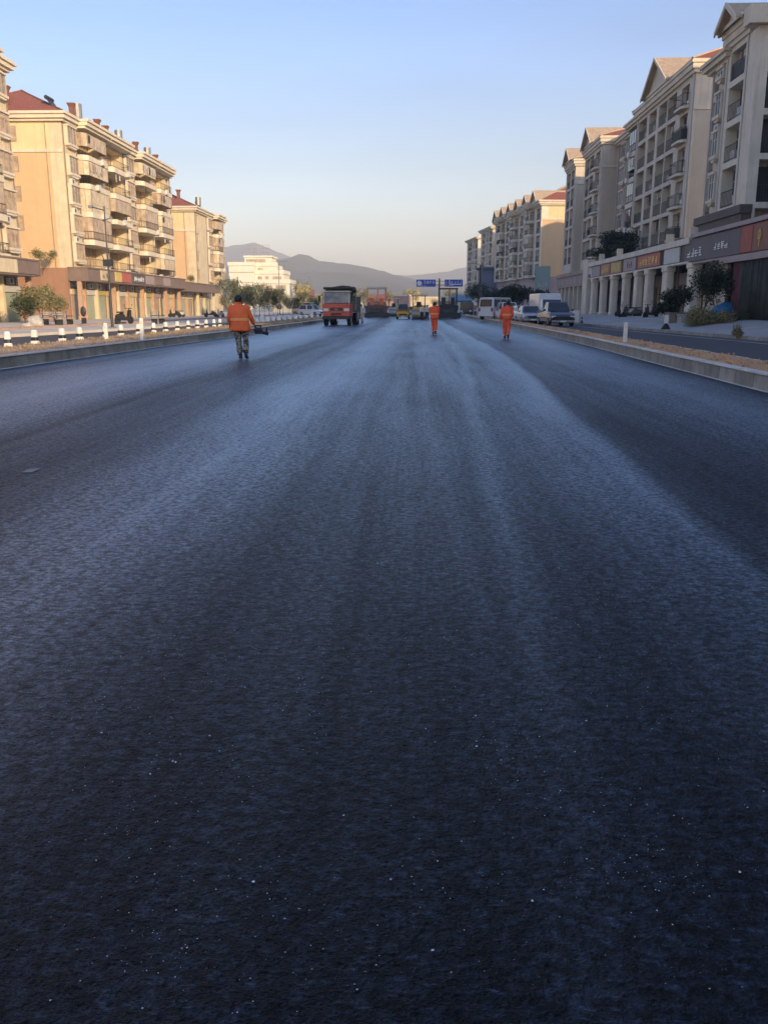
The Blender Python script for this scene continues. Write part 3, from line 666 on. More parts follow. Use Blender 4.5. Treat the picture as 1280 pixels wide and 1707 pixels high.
def shopfronts(root, B, sg, u0, u1, seed, zc0, zc1, proj, ground, colm='salmon_stone', shutters=('shutter_green', 'shutter_cream', 'shutter_cream', 'shutter_tan'), pitch=3.6, canm='canopy_brown', endcap=True):
    rnd = random.Random(seed)
    can = MB(); B(can, u0, u1, -.5, proj, zc0, zc1); B(can, u0 - .06, u1 + .06, -.5, proj + .1, zc1, zc1 + .14)
    B(can, u0 - .04, u1 + .04, -.5, proj + .06, zc0 - .10, zc0)
    can.build('canopy', canm, root)
    n = int(round((u1 - u0) / pitch)); w_ = (u1 - u0) / n
    for k in range(n + 1):
        c = u0 + k * w_; c = min(max(c, u0 + .25), u1 - .25)
        q_ = proj - .95 if k % 3 == 0 else -.15; B_h = .2
        m = MB(); B(m, c - B_h, c + B_h, q_ - .3, q_ + .1, ground, zc0 - .1); B(m, c - .26, c + .26, q_ - .36, q_ + .16, ground, ground + .35); m.build('column', colm if rnd.random() < .5 else 'cream_render', root)
    for k in range(n):
        a, b = u0 + k * w_ + .15, u0 + (k + 1) * w_ - .15
        m = MB(); B(m, a + .15, b - .15, -.5, -.42, ground, 2.75); so = m.build('shutter', rnd.choice(shutters), root)
        rb = MB(); z = ground + .12
        while z < 2.7: B(rb, a + .17, b - .17, -.42, -.40, z, z + .06); z += .16
        rb.build('shutter_rib', so.data.materials[0], so)
        m = MB(); B(m, a + .02, b - .02, -.5, -.25, 2.76, 3.3); m.build('shop_board', rnd.choice(('shutter_cream', 'sign_pale', 'sign_pink', 'cream_render', 'sign_yellow')), root)
        m = MB(); B(m, a + .3, b - .3, -.5, -.45, 3.35, zc0 - .15); m.build('window', 'glass_dark', root)
        if rnd.random() < .75:
            m = MB(); c = rnd.uniform(a + .3, b - 1.1); B(m, c, c + .85, -.44, -.1, 3.4, 3.98); ao = m.build('air_conditioner', 'ac_white', root)
            m = MB(); m.tube((c + .32, sg * -.1, 3.7), (c + .32, sg * -.08, 3.7), .22, n=10); m.build('fan_grille', 'frame_dark', ao)

# left, nearest
FLL = [5.6, 8.7, 11.8, 14.9, 18.0]
b1, r1_, B1, s1 = building('apartment_building', 'cream five-storey block cut by the left edge of the photo', 'L', -35, 56, 23.3, 12, FLL, 20.9,
    [('W', .6, 3.8), ('B', 4.5, 10.5), ('W', 11.2, 14.2), ('B', 14.8, 19.4), ('W', 19.9, 22.8)], ('cream_render', 'cream_render', 'pale_yellow_render'), podtop=5.4, cornice=.85, seed=4)
shopfronts(b1, B1, s1, 0, 23.3, 5, 4.2, 5.4, 1.6, .2)
# left, middle
FL2 = [5.4, 8.2, 11.0, 13.8, 16.6]
b2, r2_, B2, s2 = building('apartment_building', 'long yellow and peach block with red hipped roof, tallest on the left', 'L', -35, 91, 38.8, 12, FL2, 19.3,
    [('W', .5, 3.2), ('B', 3.6, 10.4), ('B', 11.4, 17.9), ('W', 18.6, 21.9), ('B', 22.6, 29), ('B', 30, 36.3), ('w', 36.7, 38.5)],
    ('cream_render', 'peach_render', 'pale_yellow_render'), podtop=5.4, band=16.6, cornice=.85, seed=11, side_win=((4.6, (14.7, 11.9, 9.1, 17.5), .9), (3.2, (), 1)), rail_p=.62, low_wall='brown_render')
shopfronts(b2, B2, s2, 0, 38.8, 7, 4.2, 5.35, 1.6, .2)
chimneys(r2_, s2, [(1.0, -5.6, 20.8, 1.5, 0), (1.6, -.6, 20.2, .9, 2), (4, -.3, 20.3, .9, 0), (6.5, -.6, 20.3, 1.0, 1), (8, -.2, 20.3, .7, 2), (12, -.5, 20.4, .8, 0), (15.5, -.8, 20.4, .8, 0), (19.5, -.6, 20.4, .7, 1), (22.5, -.6, 20.4, .8, 2), (26, -.6, 20.4, .9, 0), (28.3, -.5, 20.4, .8, 2), (31, -.6, 20.4, .7, 1), (35, -.7, 20.4, .8, 0)])
# side-return of the shop storey in brown render
rt = MB(); B2(rt, -.03, 0, -11.9, -.5, 4.25, 5.3); rt.build('side_fascia', 'brown_render', b2)
# left, far
b3, r3_, B3, s3 = building('apartment_building', 'small peach block with red roof beyond the long yellow block', 'L', -35, 143.5, 21, 12, [5.1, 7.9, 10.7, 13.5], 16.2,
    [('w', .6, 2.6), ('N', 2.6, 7.5), ('W', 8, 11.2), ('B', 11.8, 16.4), ('W', 17, 20.2)], ('cream_render', 'peach_render', 'pale_yellow_render'), podtop=5.0, band=13.4, cornice=.8, seed=21, roof_h=2.9)
shopfronts(b3, B3, s3, -14, 9, 9, 3.9, 5.0, 1.6, .2)
chimneys(r3_, s3, [(2.5, -3.0, 18.3, .9, 0), (6, -.7, 17.3, .8, 1), (9, -.6, 17.2, .7, 2)])
# right, nearest
b4, r4_, B4, s4 = building('apartment_building', 'nearest grey block on the right with white pilasters and gabled top', 'R', 20, 58.1, 4.0, 11, [7.7, 10.5, 13.0, 15.4], 17.5,
    [('N', 0, .55), ('L', .55, 3.35), ('N', 3.35, 4.0)], ('pilaster_white', 'warm_grey_render', 'warm_grey_render'), podtop=6.15, cornice=1.0, roof_h=1.6, gables=((2.0, 3.3, 1.1),), over=.45, seed=31, glass=('glass_dark', 'glass_curtain', 'glass_green'), deep=1.6, rail_p=1)
b4w, _, _, _ = building('apartment_building', 'narrow recessed wing behind the nearest gabled block on the right', 'R', 20.3, 62.12, 3.5, 9, [7.7, 10.5, 13.0, 15.4], 16.9, [('W', .3, 1.8), ('L', 2.0, 3.3)], ('warm_grey_render', 'warm_grey_render', 'warm_grey_render'), podtop=6.15, cornice=.7, roof='flat', seed=35, rail_p=1, glass=('glass_dark', 'glass_green'))
# its flank: balcony recesses framed by white piers
fk = MB()
for (v0, v1) in ((-.65, 0), (-4.9, -4.2), (-9.6, -8.8)): B4(fk, -1.4, 0, v0, v1, 6.15, 17.5)
for z in (7.7, 10.5, 13.0, 15.4): B4(fk, -1.4, 0, -4.2, -.65, z - .36, z); B4(fk, -1.4, 0, -8.8, -4.9, z - .36, z)
B4(fk, -1.4, 0, -4.2, -.65, 17.1, 17.5); B4(fk, -1.4, 0, -8.8, -4.9, 17.1, 17.5)
fk.build('flank_balconies', 'pilaster_white', b4)
for i, z in enumerate((7.7, 10.5, 13.0, 15.4)):
    for (v0, v1) in ((-4.2, -.65), (-8.8, -4.9)):
        rr = MB()
        for zz in (z + .12, z + 1.0): rr.tube((-1.3, s4 * v0, zz), (-1.3, s4 * v1, zz), .03, n=5)
        n_ = int((v1 - v0) / .15)
        for k in range(n_ + 1): rr.tube((-1.3, s4 * (v0 + (v1 - v0) * k / n_), z), (-1.3, s4 * (v0 + (v1 - v0) * k / n_), z + 1.0), .016, n=4)
        rr.build('railing', 'rail_metal', b4)
        dd = MB(); B4(dd, -.05, -.001, v0 + .4, v1 - .4, z + .1, z + 2.2); dd.build('balcony_door', 'glass_dark', b4)
cf = MB(); B4(cf, -1.4 - .5, -.81, -11.5, .8, 17.5, 18.49); cf.build('flank_cornice', 'cream_trim', b4)
pl = MB(); B4(pl, -1.7, 7.4, -.4, .35, 7.05, 7.55); B4(pl, -1.6, 7.3, -.4, .22, 6.15, 7.05); pl.build('podium_ledge', 'dark_podium', b4)
# right, second
FR2 = [7.4, 10.15, 12.9, 15.65, 18.4]
b5, r5_, B5, s5 = building('apartment_building', 'tall taupe block on the right with wide gable and lit cream cornice', 'R', 23.5, 80.8, 19.7, 12, FR2, 20.75,
    [('N', 0, 1.2), ('J', 1.2, 4.2), ('N', 4.2, 5.2), ('L', 5.2, 8.3), ('L', 8.3, 11.4), ('N', 11.4, 12.0), ('L', 12.0, 15.0), ('N', 15, 15.7), ('L', 15.7, 19.2)],
    ('warm_grey_render', 'taupe_render', 'warm_grey_render'), podtop=6.15, band=18.0, cornice=1.0, roof_h=3.0, gables=((10.4, 8.6, 2.7),), over=.65, seed=42, glass=('glass_dark', 'glass_curtain', 'glass_green'), rail_p=1)
dk = MB(); B5(dk, -.35, 19.9, -12, .4, 6.9, 7.35); B5(dk, -.25, 19.8, -.5, .3, 6.15, 6.9); B5(dk, -.25, -.001, -12, -.5, 6.15, 6.9); B5(dk, -.1, -.002, -12, -1.3, 7.35, 8.5); dk.build('podium_ledge', 'dark_podium', b5)
# recessed wing joined to it
b5w, r5w, B5w, s5w = building('apartment_building', 'pinkish recessed block set back between two gabled blocks on the right', 'R', 25.5, 100.6, 17.8, 10, FR2, 21.2,
    [('W', .6, 3.4), ('B', 4, 8.2), ('L', 8.8, 11.6), ('W', 12.2, 15), ('N', 15, 17.8)], ('pinkish_render', 'pinkish_render', 'pinkish_render'), podtop=6.15, cornice=.7, roof_h=2.6, seed=43, glass=('glass_dark', 'glass_curtain', 'glass_green'), trim='pilaster_white')
b6, r6_, B6, s6 = building('apartment_building', 'narrow gabled taupe block, third from the right edge', 'R', 23.5, 118.5, 11.3, 12, [7.9, 10.7, 13.5, 16.3, 19.0], 21.5,
    [('N', 0, 1), ('J', 1, 4.4), ('N', 4.4, 5.4), ('L', 5.4, 8.4), ('L', 8.4, 11.0)], ('warm_grey_render', 'taupe_render', 'warm_grey_render'), podtop=6.15, band=18.9, cornice=1.0, roof_h=2.4, gables=((6.9, 6.4, 2.2),), over=.65, seed=51, glass=('glass_dark', 'glass_curtain', 'glass_green'), rail_p=1)
b7, r7_, B7, s7 = building('apartment_building', 'slim gabled grey block just right of the sunlit yellow end wall', 'R', 23.5, 137.6, 7.5, 12, [7.9, 10.7, 13.5, 16.3, 19.2], 21.8,
    [('N', 0, .8), ('L', .8, 3.6), ('N', 3.6, 4.2), ('L', 4.2, 7.0)], ('warm_grey_render', 'taupe_render', 'warm_grey_render'), podtop=6.15, band=19.4, cornice=1.0, roof_h=1.6, gables=((3.4, 5.6, 1.9),), over=.6, seed=61, glass=('glass_dark', 'glass_curtain', 'glass_green'), rail_p=1)
# right, far: turned a little towards the road
ang = math.atan2(23.4 - 18.6, 212 - 172)
b8, r8_, B8, s8 = building('apartment_building', 'long far block on the right with sunlit yellow end wall and row of small gables', 'R', 23.4, 172, 41, 13, [7.4, 9.95, 12.5, 15.1, 17.6], 20.0,
    [('N', 0, .6), ('L', .6, 3.6), ('N', 3.6, 5), ('B', 5, 9), ('W', 10, 13), ('L', 13.5, 17), ('N', 17, 18), ('B', 18, 22), ('W', 23, 26), ('L', 26.5, 30), ('B', 31, 35), ('L', 36, 40)],
    ('pilaster_white', 'peach_render', 'pale_yellow_render'), rz=ang, podtop=7.2, band=17.6, cornice=.95, roof_h=3.4, gables=[(3 + 7 * k, 4.6, 2.0) for k in range(6)], seed=71, glass=('glass_curtain', 'curtain_warm', 'glass_curtain'), low_wall='sign_pink')
b9, _, _, _ = building('apartment_building', 'narrow far block with pale lit end wall left of the gabled row', 'R', 18.6, 222, 14, 12, [6, 8.8, 11.6, 14.4, 17.2], 20.0,
    [('L', .5, 4), ('W', 5, 8), ('L', 9, 13)], ('pilaster_white', 'cream_render', 'pale_yellow_render'), rz=ang, podtop=5, cornice=.7, roof='flat', seed=81, band=17)
b10, _, _, _ = building('apartment_building', 'furthest slab block on the right, beside the distant hills', 'R', 16.9, 248, 16, 12, [6, 8.8, 11.6, 14.4, 17.2], 19.6,
    [('L', .5, 4), ('W', 5, 8), ('L', 9, 15)], ('pilaster_white', 'cream_render', 'pale_yellow_render'), rz=ang, podtop=5, cornice=.6, roof='flat', seed=91, band=15)
b11, _, _, _ = building('office_building', 'low blue-grey block in front of the furthest slab', 'R', 15.2, 214, 5, 7, [3.4, 6.4], 10.2,
    [('L', .3, 2.4), ('L', 2.6, 4.7)], ('blue_grey_render', 'blue_grey_render', 'blue_grey_render'), podtop=3.0, cornice=.4, roof='flat', seed=92, cat='office building', trim='blue_grey_render', glass=('glass_dark',))

# off-frame right: rest of the street plus added rear blocks, sized for their shade
def plain_block(label, x, y, ln_, dp, top, seed, rz=0.0):
    n = int(ln_ // 7); fl_ = []; z = 5.6
    while z + 2.8 < top: fl_.append(z); z += (top - 5.6) / int((top - 5.6) / 2.8)
    return building('apartment_building', label, 'R', x, y, ln_, dp, fl_, top, [('L' if k % 2 else 'W', 1 + 7 * k, 5 + 7 * k) for k in range(n)], ('warm_grey_render', 'taupe_render', 'warm_grey_render'), podtop=5.3, roof='hip', roof_h=2.6, seed=seed, rz=rz, rail_p=1)
plain_block('grey four-storey block beside the camera, outside the photo on the right', 19.5, -44, 85, 12, 12.0, 101)
plain_block('tall grey block behind the camera on the right', 21, -150, 98, 13, 20.5, 102)
plain_block('unseen tall rear block behind the nearest gabled block, added for its shade', 33.5, 6, 54, 12, 26.5, 103)
plain_block('unseen rear block behind the pinkish recessed block, added for its shade', 42, 84, 66, 12, 23.0, 104)

# cream terraced building at the end of the left side
t = thing('terraced_building', 'cream flat-roofed building with stepped terraces below the hills', 'building', (-54.5, 262, 0))
m = MB(); m.box(0, 7.4, 0, 14, 0, 13.9); m.box(7.42, 17.6, .6, 14, 0, 8.6); m.box(7.42, 15.8, 1.6, 14, 8.6, 11.4); m.box(7.42, 13.8, 3, 14, 11.4, 13.7); m.box(4, 12.0, 4, 13, 13.9, 15.9); m.build('wall', 'white_render', t)
m = MB(); m.box(-.25, 7.6, -.3, 14, 13.4, 14.4); m.box(7.4, 17.9, .3, .6, 8.3, 9.5); m.box(17.6, 17.9, .6, 14, 8.3, 9.5); m.box(7.4, 16.1, 1.3, 1.6, 11.1, 12.2); m.box(15.8, 16.1, 1.6, 14, 11.1, 12.2); m.box(7.4, 14, 2.7, 3, 13.4, 14.4); m.box(3.7, 12.4, 3.6, 13.2, 15.9, 16.4); m.build('parapet', 'white_render', t)
m = MB(); m.box(-.05, 7.4, -.06, 0, 11.4, 11.6); m.box(-.05, 7.4, -.06, 0, 8.6, 8.75); m.build('band', 'shutter_tan', t)
for (a, b, y, z0, z1) in ((4.4, 10.2, 3.95, 14.2, 15.4), (8, 9.6, 2.95, 12.0, 12.9), (12.6, 15.2, 1.55, 9.4, 10.4), (10.4, 11.4, 1.55, 9.5, 10.4), (8.2, 9.4, 1.55, 9.5, 10.4), (7.9, 9.8, .55, 6.2, 7.8), (10.8, 12.6, .55, 6.2, 7.8), (13.6, 16.6, .55, 6.2, 7.9), (8.2, 9.6, .55, 3.2, 4.8), (11, 12.6, .55, 3.2, 4.8), (14, 16.4, .55, 3.2, 4.8)):
    wo = MB().box(a, b, y, y + .1, z0, z1).build('window', 'glass_tan', t); f2 = MB()
    q = a
    while q < b: f2.box(q, q + .06, y - .05, y - .002, z0, z1); q += .7
    f2.build('frame', 'frame_white', wo)
m = MB()
for (x, y, z) in ((10, 9, 16.4), (6, 9, 16.4), (15, 9, 12)): m.tube((x, y, z), (x, y, z + 2.6), .04, n=4)
m.build('aerial', 'steel', t)
# scaffold billboard frame on its roof
m = MB()
for x in (5, 7, 9, 11): m.tube((x, 7, 16.4), (x, 7, 19.6), .05, n=4)
for z in (17.4, 18.6, 19.6): m.tube((5, 7, z), (11, 7, z), .04, n=4)
m.build('roof_frame', 'sign_pink', t)

# ------------------------------------------------------------------ right-hand shop arcade with its signs
def yx(px, X, py=450): return U(px, py, X=X).y
AX = 19.0
arc = thing('shop_arcade', 'pale arcade of round-edged columns under a long sign band on the right', 'arcade', (AX, 44, 0))
def A(mb, y0, y1, x0, x1, z0, z1): return mb.box(x0, x1, y0 - 44, y1 - 44, z0, z1)
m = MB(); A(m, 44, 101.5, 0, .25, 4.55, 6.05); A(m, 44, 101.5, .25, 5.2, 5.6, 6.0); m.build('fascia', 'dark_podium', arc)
m = MB(); A(m, 63.4, 101.5, -.22, .3, 5.72, 6.14); A(m, 63.4, 101.5, -.2, .3, 4.42, 4.55); m.build('coping', 'pilaster_white', arc)
m = MB(); A(m, 44, 62.6, -.25, .3, 6.05, 6.3); A(m, 44, 62.6, -.28, .3, 4.3, 4.42); A(m, 44, 56.5, -.3, .32, 4.05, 4.30); m.build('coping', 'sign_pink', arc)
cols = [yx(p, AX, 500) for p in (1150, 1108, 1078, 1060, 1040, 1020, 1003, 988)]
for k, y in enumerate(cols):
    m = MB(); wd = .62 if k < 2 else .5
    m.loft([(.1, y - 44, .7, .42, wd + .08), (.1, y - 44, .95, .42, wd + .08), (.1, y - 44, 1.0, .34, wd - .02), (.1, y - 44, 4.0, .33, wd - .05), (.1, y - 44, 4.1, .42, wd + .04), (.1, y - 44, 4.42, .42, wd + .04)], 20, power=6)
    m.build('column', 'pilaster_white', arc, bevel=.02)
for y in (44.6, 50.2, 56.4):
    m = MB(); A(m, y - .25, y + .25, .3, .7, .7, 4.5); m.build('column', 'dark_podium', arc)
m = MB(); A(m, 99.2, 101.6, -.3, .5, .7, 6.5); m.build('end_pillar', 'pilaster_white', arc)
for y in (63, 68.6, 85, 93): m = MB(); A(m, y - .2, y + .2, -.3, .2, 6.14, 6.75); m.build('finial', 'cream_trim', arc)
# shop fronts behind the columns
rnd = random.Random(3)
for k in range(15):
    y0 = 44 + k * 3.83; y1 = y0 + 3.83
    m = MB(); A(m, y0, y0 + .5, 3.6, 4.2, .7, 5.6); m.build('pier', 'pinkish_render', arc)
    m = MB(); A(m, y0 + .5, y1, 3.9, 4.0, .75, 3.3); wo = m.build('shop_window', rnd.choice(('glass_dark', 'glass_dark', 'glass_green', 'shutter_tan', 'interior')), arc)
    m = MB()
    for q in range(4): yy = y0 + .5 + 3.28 * q / 3; A(m, yy, yy + .06, 3.84, 3.9, .75, 3.3)
    A(m, y0 + .5, y1, 3.84, 3.9, 2.6, 2.68); m.build('frame', 'frame_dark', wo)
    m = MB(); A(m, y0 + .5, y1, 3.7, 4.0, 3.32, 4.3); m.build('shop_board', rnd.choice(('sign_grey', 'sign_pink', 'sign_wood', 'canopy_brown', 'sign_pale')), arc)
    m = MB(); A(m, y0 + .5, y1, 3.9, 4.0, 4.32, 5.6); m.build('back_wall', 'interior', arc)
# second, darker arcade further on
arc2 = thing('shop_arcade', 'darker brown arcade beyond the wide white pillar', 'arcade', (AX, 101.7, 0))
def A2(mb, y0, y1, x0, x1, z0, z1): return mb.box(x0, x1, y0 - 101.7, y1 - 101.7, z0, z1)
m = MB(); A2(m, 101.7, 122, 0, 4.5, 3.9, 5.5); A2(m, 101.7, 122, -.15, .0, 5.2, 5.6); m.build('fascia', 'pinkish_render', arc2)
for k in range(7): m = MB(); A2(m, 103 + 3 * k, 103.6 + 3 * k, .05, .6, .7, 3.9); m.build('column', 'warm_grey_render', arc2)
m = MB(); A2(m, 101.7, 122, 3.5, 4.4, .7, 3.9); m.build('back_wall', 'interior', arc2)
m = MB()
for k in range(6): A2(m, 103.8 + 3 * k, 105.6 + 3 * k, -.03, -.002, 4.2, 4.9)
m.build('sign_panel', 'sign_pink', arc2)

def sign(label, X, y0, y1, z0, z1, board, nch=0, letters=None, s=-1, lz=None, ly=None, seed=0, border=None, name='shop_sign', custom=None):
    """flat sign board facing the road; s=-1: faces -X (right side), s=+1: faces +X (left side)"""
    yc = (y0 + y1) / 2; o = thing(name, label, 'sign', (X, yc, z0))
    w2 = (y1 - y0) / 2; m = MB(); m.box(0, s * .09, -w2, w2, 0, z1 - z0); m.build('board', board, o)
    if border:
        m = MB(); t = .06
        for (a, b, c, d) in ((-w2, w2, 0, t), (-w2, w2, z1 - z0 - t, z1 - z0), (-w2, -w2 + t, t, z1 - z0 - t), (w2 - t, w2, t, z1 - z0 - t)): m.box(s * .091, s * .13, a, b, c, d)
        m.build('border', border, o)
    if nch:
        m = MB(); a, b = ly or (-w2 * .8, w2 * .8); c, d = lz or ((z1 - z0) * .25, (z1 - z0) * .75)
        put = lambda mb, ua, ub, za, zb, th: mb.box(s * .092, s * (.092 + th), ua, ub, za, zb)
        glyphs(m, a, b, c, d, nch, put, seed)
        m.build('lettering', letters, o)
    if custom: custom(o, w2)
    return o
ys_ = lambda a, b: (yx(b, AX), yx(a, AX))
# (photo x range) -> boards; y decreases towards the camera
y0, y1 = ys_(1141, 1232)
def dark_letters(o, w2):
    put = lambda mb, ua, ub, za, zb, th: mb.box(-.092, -(.092 + th), ua, ub, za, zb)
    m = MB(); glyphs(m, w2 * .28, w2 * .88, .32, .86, 4, put, 5); m.build('lettering', 'letter_white', o)
    m = MB(); glyphs(m, -w2 * .62, -w2 * .14, .50, .90, 4, put, 15); m.build('lettering', 'letter_white', o)
sign('charcoal shop sign with two groups of white characters above the dark shop', AX - .02, y0, y1, 4.5, 5.98, 'sign_grey', custom=dark_letters)
ya, yb = 44.5, y0 - .05
def gold_letters(o, w2):
    put = lambda mb, ua, ub, za, zb: mb.box(-.092, -.13, ua, ub, za, zb)
    m = MB(); c = w2 * .36; h = .22; put(m, c - .035, c + .035, .22, 1.18)
    for (p, q, r, s_) in ((c - h, c + h, 1.0, 1.06), (c - h, c + h, .62, .68), (c - h, c - h + .06, .62, 1.06), (c + h - .06, c + h, .62, 1.06)): m.box(-.092, -.134, p, q, r, s_)
    c = -w2 * .05
    for (p, q, r, s_) in ((c - .3, c + .3, .18, .25), (c - .2, c + .2, .52, .58), (c - .24, c + .24, .74, .8), (c - .035, c + .035, .25, .98), (c - .36, c - .22, .62, .82), (c + .22, c + .36, .62, .82), (c - .22, c - .06, .82, 1.02), (c + .06, c + .22, .82, 1.02), (c - .06, c + .06, .98, 1.2), (c - .2, c - .13, .3, .48), (c + .13, c + .2, .3, .48)): m.box(-.092, -.136, p, q, r, s_)
    m.build('lettering', 'letter_gold', o)
    m = MB(); k = w2 - .1
    while k > w2 * .62: m.box(-.092, -.12, k - .1, k, .03, 1.42); k -= .16
    m.build('slats', 'sign_red', o)
sign('reddish brown timber shop sign with gold characters at the right edge', AX - .02, ya, yb, 4.5, 6.0, 'sign_wood', custom=gold_letters)
y0, y1 = ys_(1107, 1132); sign('plain pale panel with a small white emblem beside the charcoal sign', AX - .02, y0, y1, 4.62, 5.68, 'sign_pale', 1, 'letter_white', ly=(-1.1, -.5), seed=2)
y0, y1 = ys_(1063, 1101); sign('red shop sign with a row of gold characters', AX - .02, y0, y1, 4.62, 5.66, 'sign_red', 6, 'letter_gold', seed=3, border='sign_wood')
y0, y1 = ys_(1040, 1060.5); sign('greyish pink shop sign with dark characters', AX - .02, y0, y1, 4.62, 5.66, 'sign_pink', 3, 'letter_dark', seed=4, ly=(-1.1, .9))
y0, y1 = ys_(1019, 1036.5); sign('mustard yellow shop sign left of the greyish pink one', AX - .02, y0, y1, 4.62, 5.66, 'sign_yellow', 3, 'letter_gold', seed=6, border='sign_orange')
y0, y1 = ys_(1003, 1017); sign('small orange shop sign left of the mustard one', AX - .02, y0, y1, 4.62, 5.66, 'sign_orange', 3, 'letter_gold', seed=7)
y0, y1 = ys_(988.5, 1001); sign('blank mauve shop sign left of the orange one', AX - .02, y0, y1, 4.62, 5.66, 'sign_pink')
y0, y1 = ys_(980, 987.5); sign('small white shop sign next to the wide pillar', AX - .02, y0, y1, 4.62, 5.66, 'sign_pale', 1, 'letter_dark', seed=8, lz=(.1, .45))
# left signs
LX = -33.4 + .0
yl = lambda px: yx(px, LX, 460)
yls = lambda a, b: (yl(a), yl(b))
y0, y1 = yls(168, 181); sign('small cream sign on the brown canopy left of the yellow one', LX + .01, y0, y1, 4.27, 5.3, 'shutter_cream', s=1, nch=2, letters='canopy_brown', seed=1)
y0, y1 = yls(192, 202); sign('bright yellow panel on the left canopy', LX + .01, y0, y1, 4.27, 5.3, 'plastic_yellow', s=1)
y0, y1 = yls(202.5, 217); sign('red panel on the left canopy', LX + .01, y0, y1, 4.27, 5.3, 'sign_red', s=1)
y0, y1 = yls(220, 241); sign('dark sign with pale characters on the left canopy', LX + .01, y0, y1, 4.27, 5.3, 'sign_grey', s=1, nch=6, letters='letter_white', seed=12)
for k, (a, b, mm, lab) in enumerate([(243, 256, 'sign_pink', 'greyish panel right of the dark lettered sign on the left canopy'), (259, 271, 'canopy_brown', 'second greyish panel right of the dark lettered sign'), (272.5, 283, 'sign_pink', 'third greyish panel right of the dark lettered sign')]):
    y0, y1 = yls(a, b); sign(lab, LX + .01, y0, y1, 4.27, 5.3, mm, s=1)
sign('blank cream sign panel at the left edge of the photo', LX + .01, 60, 74.6, 4.25, 5.35, 'cream_render', s=1)
sign('blank taupe sign panel right of the cream panel at the left edge', LX + .01, 74.7, 79.2, 4.25, 5.35, 'canopy_brown', s=1)
# poster hoarding at the side street on the right
sign('teal poster hoarding at the far corner on the right', 18.2, 128.7, 130.9, 4.0, 7.2, 'sign_teal', s=-1, name='billboard', nch=3, letters='sign_pale', lz=(.3, 1.0), seed=33)
hb = MB(); hb.box(-.05, .05, -1, -.8, -3.4, 0)
MB().box(-.05, .05, .8, 1, -3.4, 0).build('post', 'dark_steel', [o for o in bpy.data.objects if o.name == 'billboard'][0])
hb.build('post', 'dark_steel', [o for o in bpy.data.objects if o.name == 'billboard'][0])
bb = [o for o in bpy.data.objects if o.name == 'billboard'][0]; bb.rotation_euler[2] = R(62)

# ------------------------------------------------------------------ street furniture
def bollard():
    o = thing('striped_bollard', 'x', 'bollard', (0, 0, 0), 0, 'striped bollards along the left soil strip')
    m = MB(); m.loft([(0, 0, 0, .17, .17), (0, 0, .04, .17, .17), (0, 0, .2, .125, .125)], 4 * 3, power=4); m.build('base', 'white_plastic', o, bevel=.008)
    m = MB(); m.loft([(0, 0, .2, .122, .122), (0, 0, .31, .11, .11)], 12, power=4); m.build('band', 'black_paint', o)
    m = MB(); m.loft([(0, 0, .31, .112, .112), (0, 0, .5, .098, .098), (0, 0, .53, .07, .07)], 12, power=4); m.build('cap', 'white_plastic', o)
    return o
bo = bollard(); rnd = random.Random(9)
px_list = [13, 58, 104, 133, 176, 202, 232, 257, 277, 297, 315, 330, 345, 358, 368]
yy = None
for i, px in enumerate(px_list):
    p = U(px, 572 - (px - 13) * .072, Z=0.12); x = -13.0 - .02 * i
    # keep them on one line beside the kerb: distance from the pixel column
    y = U(px, 560, X=x).y
    lab = 'black and white striped bollard on the left, %s from the left edge of the photo' % ORD[i]
    bo.scale = (.92, .92, 1.1)
    if i == 0: bo.location = (x, y, .10); bo['label'] = lab; bo.rotation_euler[2] = .3; o = bo
    else: o = again(bo, (x, y, .10), rnd.uniform(-.6, .6), lab)
# low concrete blocks further along, beyond the man in the orange jacket
blk = thing('concrete_block', 'x', 'block', (0, 0, 0), 0, 'white concrete blocks along the far left strip')
MB().loft([(0, 0, 0, .34, .3), (0, 0, .45, .28, .24), (0, 0, .62, .16, .14)], 12, power=4).build('block_body', 'white_plastic', blk)
for i in range(14):
    px = 419 + i * 9.2; x = -12.2; y = U(px, 530, X=x).y; lab = 'small white block in the row behind the orange-jacketed man, %s from the left' % ORD[i]
    if y > 190: break
    if i == 0: blk.location = (x, y, .3); blk['label'] = lab
    else: again(blk, (x, y, .3), rnd.uniform(-.5, .5), lab, (rnd.uniform(.5, .7), .6, rnd.uniform(.5, .9)))

def marker_post(label, px, py, h, z=.3):
    p = U(px, py, Z=z); o = thing('marker_post', label, 'post', (p.x, p.y, z - .03))
    m = MB(); m.loft([(0, 0, 0, .068, .06), (0, 0, h - .05, .064, .056), (0, 0, h, .052, .045)], 12, power=5); m.build('post', 'white_plastic', o, bevel=.008)
    m = MB(); m.box(-.05, .05, -.063, -.0562, h - .2, h - .1); m.build('reflector_band', 'reflective_pale', o)
    return o
marker_post('plain white post on the left soil strip, smaller of two', 178, 566, .62)
marker_post('plain white post on the left soil strip, taller and nearer the jacketed man', 238, 567, .80)
marker_post('single white post on the orange soil strip at the right', 1041, 570, .68)

